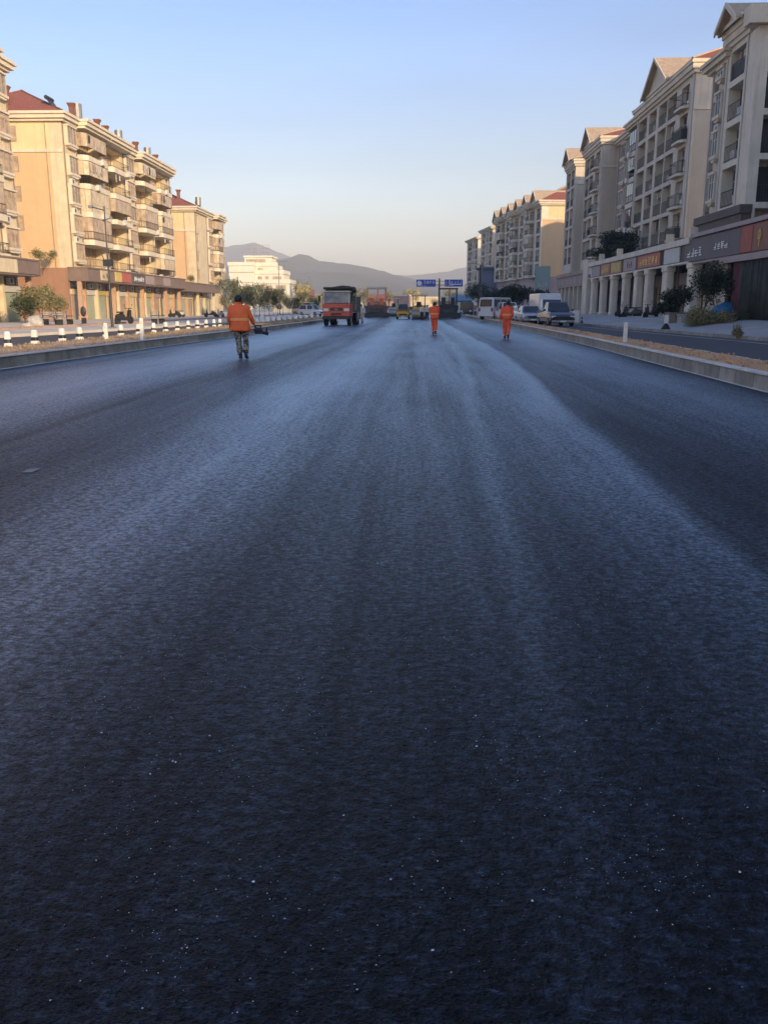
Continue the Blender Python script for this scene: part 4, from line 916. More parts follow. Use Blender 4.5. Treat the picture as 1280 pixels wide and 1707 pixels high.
# tall dark pole on the left pavement
p = U(188, 546, Z=.22)
t = thing('street_pole', 'tall thin dark pole with small camera arm in front of the left shops', 'pole', (p.x, p.y, .2))
m = MB(); m.tube((0, 0, 0), (-.0, 0, 3.2), .09, .07); m.tube((0, 0, 3.2), (0, 0, 7.2), .055, .04); m.box(-.18, .18, -.18, .18, 0, .06); m.build('shaft', 'dark_steel', t)
m = MB(); m.tube((0, 0, 6.95), (-.75, 0, 7.15), .03); m.tube((0, 0, 6.4), (.35, 0, 6.5), .025); m.build('arm', 'dark_steel', t)
m = MB(); m.box(-.95, -.7, -.12, .12, 7.08, 7.24); m.box(.3, .45, -.08, .08, 6.45, 6.6); m.build('camera_head', 'steel', t)
m = MB(); m.box(-.28, .28, -.12, .12, 3.7, 4.1); m.tube((-.2, -.1, 4.1), (-.3, -.1, 4.35), .03); m.build('junction_box', 'dark_steel', t)
# utility pole right
p = U(797, 529, Z=.26)
t = thing('utility_pole', 'dark concrete pole with cross arms at the left end of the parked vehicles', 'pole', (9.6, 134, .2))
m = MB(); m.tube((0, 0, 0), (0, 0, 7.4), .2, .12, 10); m.build('shaft', 'dark_steel', t)
m = MB()
for z in (3.5, 4.3, 2.7): m.box(-.9, .35, -.08, .08, z, z + .16)
m.build('cross_arm', 'dark_steel', t)
m = MB(); m.box(-.35, .35, -.3, .3, 1.2, 2.6); m.build('cabinet', 'dark_steel', t)
t = thing('street_lamp', 'slim pale lamp post just right of the utility pole', 'lamp', (10.9, 150, .2))
m = MB(); m.tube((0, 0, 0), (0, 0, 8.2), .14, .08, 8); m.build('shaft', 'steel', t)
m = MB(); m.tube((0, 0, 8.1), (-1.2, 0, 8.4), .05); m.box(-1.7, -1.1, -.12, .12, 8.33, 8.45); m.build('lamp_head', 'steel', t)
for k, (px, h, Y) in enumerate([(1074 / 1.0 * 0 + 775, 3.8, 160), (466, 7.2, 150)]):
    p = U(px, 500, Y=Y); t = thing('street_lamp', ('thin lamp post between the black paver and the utility pole', 'thin pale lamp post rising from the left trees beside the cream building')[k], 'lamp', (p.x, Y, .2))
    m = MB(); m.tube((0, 0, 0), (0, 0, h + 1.5), .09, .05, 6); m.build('shaft', 'steel', t)
    m = MB(); m.tube((0, 0, h + 1.4), (1.1, 0, h + 1.6), .04); m.box(1.0, 1.5, -.1, .1, h + 1.55, h + 1.65); m.build('lamp_head', 'steel', t)

# overhead direction sign
GY = 168
cx = U(732, 480, Y=GY).x
t = thing('overhead_sign', 'blue overhead direction sign with two panels on one central pole', 'sign', (cx, GY, 0))
za, zb = U(700, 478, Y=GY).z, U(700, 466, Y=GY).z
m = MB(); m.tube((0, 0, 0), (0, 0, zb + .2), .18, .14, 10); m.box(-4.2, 4.4, -.05, .05, zb - .35, zb - .25); m.box(-4.2, 4.4, -.05, .05, za + .25, za + .35); m.build('pole', 'dark_steel', t)
for (a, b, sd, n) in ((694, 726, 4, 6), (741, 771, 8, 6)):
    xa, xb = U(a, 472, Y=GY).x - cx, U(b, 472, Y=GY).x - cx
    pn = MB().box(xa, xb, -.14, -.06, za, zb).build('panel', 'sign_blue', t)
    put = lambda mb, ua, ub, c, d, th: mb.box(ua, ub, -.141 - th, -.141, c, d)
    m = MB(); glyphs(m, xa + .1, xb - .1, za + (zb - za) * .42, zb - .1, n, put, sd); glyphs(m, xa + .1, xa + (xb - xa) * .5, za + .08, za + (zb - za) * .36, 4, put, sd + 1)
    if sd == 4: m.tube((xa + .55, -.142, (za + zb) / 2), (xa + .55, -.16, (za + zb) / 2), .42, n=14)
    else: m.box(xa + .9, xb - .2, -.16, -.142, za + .35, za + .5)
    m.build('lettering', 'letter_white', pn)

# ------------------------------------------------------------------ people
def limb(mb, pts, n=10, flat=1.0):
    """tapering sleeve through points (x, y, z, r)"""
    vs = []; fs = []; P = [Vector(p[:3]) for p in pts]
    for k, p in enumerate(pts):
        d = (P[min(k + 1, len(P) - 1)] - P[max(k - 1, 0)]).normalized(); q = d.to_track_quat('Z', 'Y')
        for i in range(n):
            a = 2 * math.pi * i / n; vs.append(P[k] + q @ Vector((math.cos(a) * p[3], math.sin(a) * p[3] * flat, 0)))
    for k in range(len(pts) - 1):
        for i in range(n): j = (i + 1) % n; fs.append((k * n + i, k * n + j, (k + 1) * n + j, (k + 1) * n + i))
    fs += [tuple(range(n))[::-1], tuple(range((len(pts) - 1) * n, len(pts) * n))]
    return mb.add(vs, fs)
def skin_body(parent, J, hands=True):
    vs = []; es = []; rs = []
    def a(p, r, frm=None):
        vs.append(tuple(p)); rs.append(r)
        if frm is not None: es.append((frm, len(vs) - 1))
        return len(vs) - 1
    pel = a(J['pelvis'], .13); sp = a(J['spine'], .125, pel); ch = a(J['chest'], .135, sp); nk = a(J['neck'], .055, ch)
    h0 = a(Vector(J['head']) - Vector((0, 0, .06)), .075, nk); h1 = a(J['head'], .092, h0); h2 = a(Vector(J['head']) + Vector((0, 0, .075)), .07, h1)
    a(Vector(J['head']) + Vector((0, .098, -.015)), .018, h1)       # nose
    for s in 'LR':
        sx = -1 if s == 'L' else 1
        a(Vector(J['head']) + Vector((sx * .092, 0, -.01)), .018, h1)   # ear
        sh = a(J['sh' + s], .055, ch); el = a(J['el' + s], .042, sh); wr = a(J['wr' + s], .027, el)
        wv = Vector(J['wr' + s]); d = (wv - Vector(J['el' + s])).normalized(); side = Vector((0, 1, 0)) if abs(d.y) < .8 else Vector((0, 0, 1))
        side = (side - d * side.dot(d)).normalized()
        pm = a(wv + d * .07, .033, wr)
        curl = Vector((-sx * 1.0, 0, 0))
        for k, (off, ln) in enumerate(((-.034, .065), (-.012, .078), (.011, .082), (.033, .074))):
            b0 = a(wv + d * .10 + side * off, .0095, pm); b1 = a(wv + d * (.10 + ln * .5) + side * off + curl * .008, .0088, b0); a(wv + d * (.10 + ln * .85) + side * off + curl * .035, .0075, b1)
        t0 = a(wv + d * .055 + side * .045 + curl * .01, .011, pm); a(wv + d * .09 + side * .062 + curl * .03, .009, t0)
        hp = a(J['hp' + s], .095, pel); kn = a(J['kn' + s], .06, hp); an = a(J['an' + s], .038, kn); a(J['toe' + s], .035, an)
    me = bpy.data.meshes.new('body'); me.from_pydata(vs, es, []); o = bpy.data.objects.new('body', me); COL.objects.link(o); o.parent = parent
    me.materials.append(M['skin'])
    md = o.modifiers.new('skin', 'SKIN'); md.use_smooth_shade = True
    bm = bmesh.new(); bm.from_mesh(me); lay = bm.verts.layers.skin.verify()
    bm.verts.ensure_lookup_table()
    for i, v in enumerate(bm.verts): v[lay].radius = (rs[i], rs[i]); v[lay].use_root = (i == 0)
    bm.to_mesh(me); bm.free()
    sd = o.modifiers.new('subdivision', 'SUBSURF'); sd.levels = 1; sd.render_levels = 1
    return o
def off(p, dx=0, dy=0, dz=0): return (p[0] + dx, p[1] + dy, p[2] + dz)
def person(label, loc, rz, J, jacket, trousers, stripe='reflective_orange', hem=.86, scale=1.0, jr=1.0, leg_stripe=None, cap=False, flare=1.0):
    t = thing('person', label, 'person', loc, rz); t.scale = (scale,) * 3
    b = skin_body(t, J)
    c, s, p = J['chest'], J['spine'], J['pelvis']
    m = MB()
    rings = [(p[0], p[1], hem, .215 * jr * flare, .165 * jr), (p[0], p[1], hem + .02, .222 * jr * flare, .17 * jr), (p[0], p[1], p[2] + .06, .205 * jr, .16 * jr), (s[0], s[1], s[2], .20 * jr, .15 * jr), (s[0] * .5 + c[0] * .5, s[1] * .5 + c[1] * .5, s[2] * .5 + c[2] * .5, .215 * jr, .155 * jr), (c[0], c[1], c[2], .225 * jr, .155 * jr),
             (c[0], c[1], c[2] + .09, .205 * jr, .135 * jr), (c[0], c[1] + .01, c[2] + .15, .13, .10), (J['neck'][0], J['neck'][1], J['neck'][2] - .01, .075, .075), (J['neck'][0], J['neck'][1], J['neck'][2] + .02, .08, .08)]
    # small folds so that the cloth is not a smooth tube
    m.loft(rings, 20, power=2.3)
    for i, v in enumerate(m.v):
        q = noise.noise(Vector((v[0] * 7, v[1] * 7, v[2] * 5 + loc[0]))) * .022; m.v[i] = (v[0] * (1 + q * 2.2), v[1] + q, v[2] + q * .6)
    for sd in 'LR':
        a_, e_, w_ = J['sh' + sd], J['el' + sd], J['wr' + sd]; sx = -1 if sd == 'L' else 1
        mid = tuple((a_[k] + e_[k]) / 2 for k in range(3)); fo = tuple(e_[k] * .45 + w_[k] * .55 for k in range(3))
        limb(m, [(*off(a_, -sx * .05, 0, .015), .082), (*off(a_, 0, 0, .012), .09), (*mid, .079), (*e_, .07), (*fo, .066), (*[e_[k] * .06 + w_[k] * .94 for k in range(3)], .058)], 12)
    jo = m.build('jacket', jacket, t, smooth=True)
    sb = jo.modifiers.new('subdivision', 'SUBSURF'); sb.levels = 1; sb.render_levels = 1
    # reflective band round the waist
    if stripe:
        m = MB(); z = s[2] - .02
        def ring(z, g): return (s[0] + (p[0] - s[0]) * .2, s[1] + (p[1] - s[1]) * .2, z, .206 * jr + g, .156 * jr + g)
        m.loft([ring(z - .03, .012), ring(z + .035, .012)], 20, power=2.3, cap=False); m.build('reflective_band', stripe, t, smooth=True)
    m = MB()
    m.loft([(p[0], p[1], p[2] + .14, .17, .13), (p[0], p[1], p[2], .185, .14), (p[0], p[1], p[2] - .08, .18, .135), (p[0], p[1], p[2] - .13, .13, .10)], 16)
    for sd in 'LR':
        h_, k_, a_ = J['hp' + sd], J['kn' + sd], J['an' + sd]; sx = -1 if sd == 'L' else 1
        mid = tuple((h_[k] + k_[k]) / 2 for k in range(3)); sh = tuple(k_[k] * .5 + a_[k] * .5 for k in range(3))
        pts = [(*off(h_, 0, 0, .05), .095), (*h_, .108), (*mid, .10), (*k_, .084), (*sh, .088), (*off(a_, 0, -.01, .09), .082), (*off(a_, 0, 0, .045), .078)]
        limb(m, pts, 12)
    for i, v in enumerate(m.v):
        q = noise.noise(Vector((v[0] * 9, v[1] * 9, v[2] * 11 + loc[1]))) * .02; m.v[i] = (v[0] + q, v[1] + q, v[2])
    tr = m.build('trousers', trousers, t, smooth=True)
    if leg_stripe:
        m = MB()
        for sd in 'LR':
            k_, a_ = J['kn' + sd], J['an' + sd]; a = tuple(k_[k] * .30 + a_[k] * .70 for k in range(3)); b_ = tuple(k_[k] * .12 + a_[k] * .88 for k in range(3)); limb(m, [(*a, .092), (*b_, .090)], 12)
        m.build('reflective_band', leg_stripe, t, smooth=True)
    for sd in 'LR':
        a_, q = Vector(J['an' + sd]), Vector(J['toe' + sd]); d = (q - a_); d.z = 0; d = d.normalized() if d.length > .01 else Vector((0, 1, 0))
        sole = min(a_.z, q.z) - .045
        m = MB(); e = q + d * .04; bk = a_ - d * .06; px_ = Vector((-d.y, d.x, 0)) * .047
        za_, zq = a_.z - .062, q.z - .038
        lo = [bk - px_ * .8, bk + px_ * .8, e + px_, e - px_]; lo = [(v.x, v.y, (za_ if i < 2 else zq)) for i, v in enumerate(lo)]
        hi = [(v[0] + (0 if i < 2 else -d.x * .03), v[1] + (0 if i < 2 else -d.y * .03), v[2] + (.14 if i < 2 else .06)) for i, v in enumerate(lo)]
        m.hexa(lo, hi); so = m.build('shoe', 'shoe_black', t, bevel=.015)
    h = J['head']; m = MB()
    m.loft([(h[0], h[1] - .035, h[2] - .075, .060, .052), (h[0], h[1] - .03, h[2] - .03, .098, .088), (h[0], h[1] - .018, h[2] + .03, .107, .108), (h[0], h[1] - .01, h[2] + .085, .098, .103), (h[0], h[1] - .005, h[2] + .125, .06, .066), (h[0], h[1], h[2] + .138, .02, .02)], 14)
    for i, v in enumerate(m.v):
        q = noise.noise(Vector((v[0] * 30, v[1] * 30, v[2] * 30))) * .012; m.v[i] = (v[0] + q, v[1] + q, v[2] + q)
    m.build('hair', 'hair_black', t, smooth=True)
    m = MB()
    for sx in (-1, 1): m.ball((h[0] + sx * .034, h[1] + .084, h[2] + .005), .013, 8, 5)
    m.build('eyes', 'letter_dark', t)
    MB().loft([(J['neck'][0], J['neck'][1], J['neck'][2] - .02, .085, .08), (J['neck'][0], J['neck'][1] - .01, J['neck'][2] + .045, .082, .085)], 14, cap=False).build('collar', jacket, t, smooth=True)
    return t
# man on the left: leaning a little, right hand holding a tool, left foot planted
JA = dict(pelvis=(0, 0, .92), spine=(-.01, -.01, 1.10), chest=(-.035, .03, 1.32), neck=(-.04, .06, 1.50), head=(-.045, .10, 1.60),
          shL=(-.22, .03, 1.42), elL=(-.31, .0, 1.16), wrL=(-.30, .10, .93), shR=(.16, .05, 1.42), elR=(.29, .04, 1.15), wrR=(.36, .20, .93),
          hpL=(-.10, 0, .86), knL=(-.07, .05, .49), anL=(-.03, .02, .085), toeL=(-.03, .15, .045),
          hpR=(.10, 0, .86), knR=(.13, .02, .49), anR=(.14, -.16, .14), toeR=(.15, -.03, .05))
JA['hpL'] = (-.10, 0, .86)
pA = U(403, 599, Z=0)
person('man in loose orange jacket and camouflage trousers walking away with a black tool', (pA.x, pA.y, 0), R(6), JA, 'jacket_orange', 'camouflage', 'reflective_orange', hem=.76, scale=1.02, jr=1.24, flare=1.08)
# the tool he carries: a black engine-like hand tool with handle and nozzle
m0 = thing('hand_tool', 'black hand tool held low in the camouflage-trousered man\'s right hand', 'tool', (pA.x + .40, pA.y + .22, .83), R(6))
MB().loft([(.06, 0, -.13, .10, .08), (.06, 0, -.02, .13, .10), (.07, 0, .05, .08, .07)], 12, power=3).build('housing', 'cloth_dark', m0, bevel=.01)
m = MB(); m.tube((-.02, 0, .08), (.0, 0, .03), .018); m.tube((-.02, 0, .1), (.14, 0, .1), .016); m.tube((.14, 0, .1), (.13, 0, .03), .018); m.build('handle', 'rubber', m0)
m = MB(); m.tube((.1, 0, -.08), (.34, .0, -.13), .035, .05, 10); m.tube((.27, 0, -.11), (.31, 0, .04), .02); m.build('nozzle', 'rubber', m0)
JB = dict(pelvis=(0, 0, .94), spine=(0, 0, 1.12), chest=(0, .03, 1.33), neck=(0, .06, 1.50), head=(.0, .12, 1.59),
          shL=(-.19, .03, 1.42), elL=(-.25, .03, 1.17), wrL=(-.16, .24, 1.08), shR=(.19, .03, 1.42), elR=(.26, .03, 1.17), wrR=(.14, .24, 1.08),
          hpL=(-.09, 0, .88), knL=(-.07, .06, .50), anL=(-.055, .0, .10), toeL=(-.06, .13, .045),
          hpR=(.09, 0, .88), knR=(.08, -.02, .50), anR=(.06, -.12, .14), toeR=(.07, .0, .05))
person('worker in full orange suit walking away in the middle of the road', (U(723, 557, Z=0).x, 48.0, 0), 0, JB, 'suit_red_orange', 'suit_red_orange', 'reflective_orange', hem=.84, jr=1.1, scale=1.0, leg_stripe='reflective_pale')
JC = dict(pelvis=(0, 0, .94), spine=(.01, 0, 1.12), chest=(.02, .02, 1.33), neck=(.03, .04, 1.50), head=(.05, .07, 1.61),
          shL=(-.18, .02, 1.42), elL=(-.26, -.02, 1.16), wrL=(-.28, .06, .92), shR=(.21, .02, 1.42), elR=(.27, .02, 1.17), wrR=(.24, .14, .97),
          hpL=(-.09, 0, .88), knL=(-.08, .05, .50), anL=(-.06, .03, .085), toeL=(-.07, .16, .045),
          hpR=(.09, 0, .88), knR=(.09, -.01, .50), anR=(.08, -.14, .14), toeR=(.09, -.02, .05))
person('worker in orange suit with bright waist band walking beside the right kerb', (U(838, 563, Z=0).x, 41.8, 0), R(-4), JC, 'suit_red_orange', 'suit_red_orange', 'reflective_orange', hem=.93, jr=1.05, leg_stripe='reflective_pale')
# small figures by the machines
pD = U(603, 531, Z=0)
JD = dict(JC); 
person('small figure in pale clothes standing beside the rear of the red truck', (-5.0, 84, 0), R(160), JD, 'cloth_pale', 'beige_metal', None, hem=.95)
person('small figure in pale shirt beside the yellow machine left of the middle worker', (U(712, 520, Y=100).x, 100, 0), R(30), JD, 'cloth_pale', 'cloth_dark', None, hem=.95)
person('small dark-trousered figure between the metal frame machine and pale-shirted figure', (U(703, 520, Y=104).x, 104, 0), R(200), JD, 'reflective_pale', 'cloth_dark', None, hem=.95)

# ------------------------------------------------------------------ vehicles
def wheel(parent, x, y, z, r, w_, rim='steel'):
    o = MB().tube((x - w_ / 2, y, z), (x + w_ / 2, y, z), r, n=20).build('wheel', 'rubber', parent, bevel=.02)
    m = MB(); sx = 1 if x > 0 else -1; m.tube((x + sx * (w_ / 2 - .02), y, z), (x + sx * (w_ / 2 + .012), y, z), r * .6, r * .5, n=16); m.build('rim', rim, o)
    return o
def car(label, loc, rz, paint, W=1.78, L=4.5, H=1.48, kind='saloon', cat='car', name='parked_car'):
    """faces local -Y (its front towards the camera when rz = 0)"""
    t = thing(name, label, cat, loc, rz); h = W / 2
    prof = {'saloon': dict(hood=.95, ws0=-L / 2 + 1.15, ws1=-L / 2 + 1.85, rf=L / 2 - 1.45, rw=L / 2 - .55, deck=.98),
            'suv': dict(hood=1.02, ws0=-L / 2 + 1.05, ws1=-L / 2 + 1.65, rf=L / 2 - .55, rw=L / 2 - .12, deck=1.05),
            'pickup': dict(hood=1.08, ws0=-L / 2 + 1.35, ws1=-L / 2 + 1.95, rf=L / 2 - 2.2, rw=L / 2 - 1.9, deck=1.0),
            'van': dict(hood=1.15, ws0=-L / 2 + .25, ws1=-L / 2 + 1.05, rf=L / 2 - .15, rw=L / 2 - .02, deck=1.1)}[kind]
    fy = -L / 2; hd = prof['hood']; gz = .24
    # lower body: loft of cross-sections along the car
    secs = [(fy, .55, .72, h * .80), (fy + .12, .34, hd * .78, h * .95), (fy + .5, gz, hd * .92, h), (prof['ws0'], gz, hd, h), (0, gz, hd + .02, h), (L / 2 - .4, gz, prof['deck'], h), (L / 2 - .1, .32, prof['deck'] * .97, h * .95), (L / 2, .5, prof['deck'] * .8, h * .84)]
    vs = []; fs = []; n = 10
    for (y, z0, z1, hw) in secs:
        vs += [(-hw * .9, y, z0), (hw * .9, y, z0), (hw, y, z0 + .12), (hw * 1.0, y, (z0 + z1) / 2), (hw * .97, y, z1 - .12), (hw * .86, y, z1 - .01), (-hw * .86, y, z1 - .01), (-hw * .97, y, z1 - .12), (-hw, y, (z0 + z1) / 2), (-hw, y, z0 + .12)]
    for k in range(len(secs) - 1):
        for i in range(n): j = (i + 1) % n; fs.append((k * n + i, k * n + j, (k + 1) * n + j, (k + 1) * n + i))
    fs += [tuple(range(n)), tuple(range((len(secs) - 1) * n, len(secs) * n))]
    m = MB(); m.add(vs, fs)
    # cabin
    a, b = h * .9, h * .72; z0 = hd - .03
    lo = [(-a, prof['ws0'], z0), (a, prof['ws0'], z0), (a, prof['rw'], prof['deck'] - .03), (-a, prof['rw'], prof['deck'] - .03)]
    hi = [(-b, prof['ws1'], H), (b, prof['ws1'], H), (b, prof['rf'], H), (-b, prof['rf'], H)]
    m.hexa(lo, hi); m.build('body', paint, t, bevel=.05)
    lo = [Vector(v) for v in lo]; hi = [Vector(v) for v in hi]
    def pane(nm, q, e=.1, o_=.012):
        q = [Vector(v) for v in q]; c = sum(q, Vector()) / 4; nn = (q[1] - q[0]).cross(q[3] - q[0]).normalized()
        if nn.dot(c - Vector((0, 0, .9))) < 0: nn = -nn
        q2 = [c + (v - c) * (1 - e) for v in q]; MB().hexa([v + nn * .002 for v in q2], [v + nn * o_ for v in q2]).build(nm, 'glass_dark', t)
    pane('windscreen', (lo[0], lo[1], hi[1], hi[0]), .12); pane('rear_window', (lo[3], lo[2], hi[2], hi[3]), .16)
    for s in (0, 1):
        i, j = (0, 3) if s == 0 else (1, 2); mid_lo = lo[i].lerp(lo[j], .47); mid_hi = hi[i].lerp(hi[j], .45)
        pane('side_window', (lo[i], mid_lo, mid_hi, hi[i]), .16); pane('side_window', (mid_lo, lo[j], hi[j], mid_hi), .16)
    for s in (-1, 1):
        m = MB(); m.box(s * h * .55, s * h * .9, fy + .0, fy + .09, .60, .76); m.build('headlight', 'lamp_clear', t, bevel=.02)
        m = MB(); m.box(s * h * .62, s * h * .84, L / 2 - .06, L / 2 + .02, .62, .82); m.build('tail_light', 'lamp_red', t)
        m = MB(); m.box(s * (h + .02), s * (h + .2), prof['ws0'] + .2, prof['ws0'] + .32, hd, hd + .16); m.build('mirror', paint, t, bevel=.02)
        wheel(t, s * (h - .10), fy + .85, .33, .33, .22); wheel(t, s * (h - .10), L / 2 - .85, .33, .33, .22)
    m = MB(); m.box(-h * .5, h * .5, fy - .025, fy + .1, .46, .66); m.build('grille', 'black_paint', t)
    m = MB(); m.box(-h * .88, h * .88, fy - .06, fy + .12, .28, .44); m.build('bumper', 'steel' if kind == 'pickup' else paint, t, bevel=.03)
    m = MB(); m.box(-.22, .22, fy - .075, fy - .062, .31, .42); m.build('number_plate', 'white_plastic', t)
    if kind == 'pickup':
        m = MB(); m.box(-h * .93, -h * .86, L / 2 - 1.85, L / 2, 1.0, 1.12); m.box(h * .86, h * .93, L / 2 - 1.85, L / 2, 1.0, 1.12); m.box(-b, b, L / 2 - 1.95, L / 2 - 1.88, .98, 1.5); m.build('load_bed_rail', paint, t)
    return t
car('dark pickup with steel bumper parked nearest on the right service road', (10.45, 67, .1), R(4), 'car_dark', W=1.85, L=5.0, H=1.72, kind='pickup', cat='pickup', name='pickup')
car('silver car partly hidden behind the dark pickup', (9.6, 75.5, .1), R(2), 'car_silver', H=1.46)
car('white hatchback parked behind the silver car', (10.0, 83.5, .1), R(3), 'car_white', L=4.2, H=1.5, kind='suv')
car('white off-roader parked between the van and the silver car', (9.35, 91, .1), R(5), 'car_white', L=4.6, H=1.85, W=1.85, kind='suv')
# white minibus parked across, seen from its rear quarter
t = thing('minibus', 'white minibus with big side windows behind the right-hand worker', 'minibus', (U(827, 520, Y=96).x, 96, .2), R(-34))
L, W, H = 4.6, 1.8, 2.25; h = W / 2     # local: front = +Y
m = MB(); m.hexa([(-h, -L / 2, .35), (h, -L / 2, .35), (h, L / 2, .35), (-h, L / 2, .35)], [(-h, -L / 2 - .02, 1.25), (h, -L / 2 - .02, 1.25), (h, L / 2 + .02, 1.15), (-h, L / 2 + .02, 1.15)])
m.hexa([(-h, -L / 2 - .02, 1.25), (h, -L / 2 - .02, 1.25), (h, L / 2 - .0, 1.15), (-h, L / 2, 1.15)], [(-h * .93, -L / 2 + .12, H - .08), (h * .93, -L / 2 + .12, H - .08), (h * .93, L / 2 - .75, H - .08), (-h * .93, L / 2 - .75, H - .08)])
m.hexa([(-h * .95, -L / 2 + .08, H - .08), (h * .95, -L / 2 + .08, H - .08), (h * .95, L / 2 - .55, H - .08), (-h * .95, L / 2 - .55, H - .08)], [(-h * .85, -L / 2 + .2, H + .02), (h * .85, -L / 2 + .2, H + .02), (h * .85, L / 2 - .8, H + .02), (-h * .85, L / 2 - .8, H + .02)])
m.build('body', 'car_white', t, bevel=.05)
def sidepane(nm, ya, yb, za, zb, s):
    f = lambda z: h - (h * .07) * (z - 1.2) / (H - .08 - 1.2) + .004
    MB().hexa([(s * f(za), ya, za), (s * f(za), yb, za), (s * (f(za) + .012), yb, za), (s * (f(za) + .012), ya, za)], [(s * f(zb), ya, zb), (s * f(zb), yb, zb), (s * (f(zb) + .012), yb, zb), (s * (f(zb) + .012), ya, zb)]).build(nm, 'glass_dark', t)
for s in (-1, 1):
    sidepane('side_window', -2.05, -.75, 1.32, 2.08, s); sidepane('side_window', -.62, .55, 1.32, 2.08, s); sidepane('side_window', .68, 1.5, 1.25, 2.08, s)
    for y in (-1.6, 1.6): wheel(t, s * (h - .1), y, .34, .34, .22)
    m = MB(); m.box(s * h * .72, s * h * .98, -L / 2 - .06, -L / 2 + .05, .85, 1.2); m.build('tail_light', 'lamp_red', t)
    m = MB(); m.box(s * h * .6, s * h * .95, L / 2 - .04, L / 2 + .06, .7, .9); m.build('headlight', 'lamp_clear', t)
m = MB(); m.hexa([(-h * .8, -L / 2 - .03, 1.35), (h * .8, -L / 2 - .03, 1.35), (h * .8, -L / 2 + .0, 1.35), (-h * .8, -L / 2 + .0, 1.35)], [(-h * .75, -L / 2 + .06, 2.08), (h * .75, -L / 2 + .06, 2.08), (h * .75, -L / 2 + .12, 2.08), (-h * .75, -L / 2 + .12, 2.08)]); m.build('rear_window', 'glass_dark', t)
m = MB(); m.box(-h * .97, h * .97, -L / 2 - .12, -L / 2 - .01, .34, .55); m.build('bumper', 'car_white', t, bevel=.03)
m = MB(); m.box(-h - .012, -h - .004, -2.2, 1.6, .55, .75); m.box(h + .004, h + .012, -2.2, 1.6, .55, .75); m.build('side_stripe', 'sign_pink', t)
# box van
t = thing('box_van', 'white high-roofed van behind the silver car and pickup', 'van', (11.7, 80.5, .1), R(4))
m = MB(); m.hexa([(-1.0, -1.6, .5), (1.0, -1.6, .5), (1.0, 3, .5), (-1.0, 3, .5)], [(-.94, -1.45, 2.55), (.94, -1.45, 2.55), (.94, 3, 2.55), (-.94, 3, 2.55)]); m.build('load_box', 'car_white', t, bevel=.06)
m = MB(); m.hexa([(-.95, -2.7, .4), (.95, -2.7, .4), (.95, -1.62, .4), (-.95, -1.62, .4)], [(-.93, -2.6, 1.25), (.93, -2.6, 1.25), (.93, -1.62, 1.25), (-.93, -1.62, 1.25)]); m.hexa([(-.93, -2.58, 1.25), (.93, -2.58, 1.25), (.93, -1.62, 1.25), (-.93, -1.62, 1.25)], [(-.85, -2.1, 2.1), (.85, -2.1, 2.1), (.85, -1.62, 2.1), (-.85, -1.62, 2.1)]); m.build('cab', 'car_white', t, bevel=.05)
m = MB(); m.hexa([(-.84, -2.585, 1.3), (.84, -2.585, 1.3), (.84, -2.5, 1.3), (-.84, -2.5, 1.3)], [(-.78, -2.17, 2.02), (.78, -2.17, 2.02), (.78, -2.1, 2.02), (-.78, -2.1, 2.02)]); m.build('windscreen', 'glass_dark', t)
for s in (-1, 1):
    for y in (-2, 2): wheel(t, s * .88, y, .36, .36, .24)
    MB().box(s * .55, s * .88, -2.74, -2.66, .7, .92).build('headlight', 'lamp_clear', t)

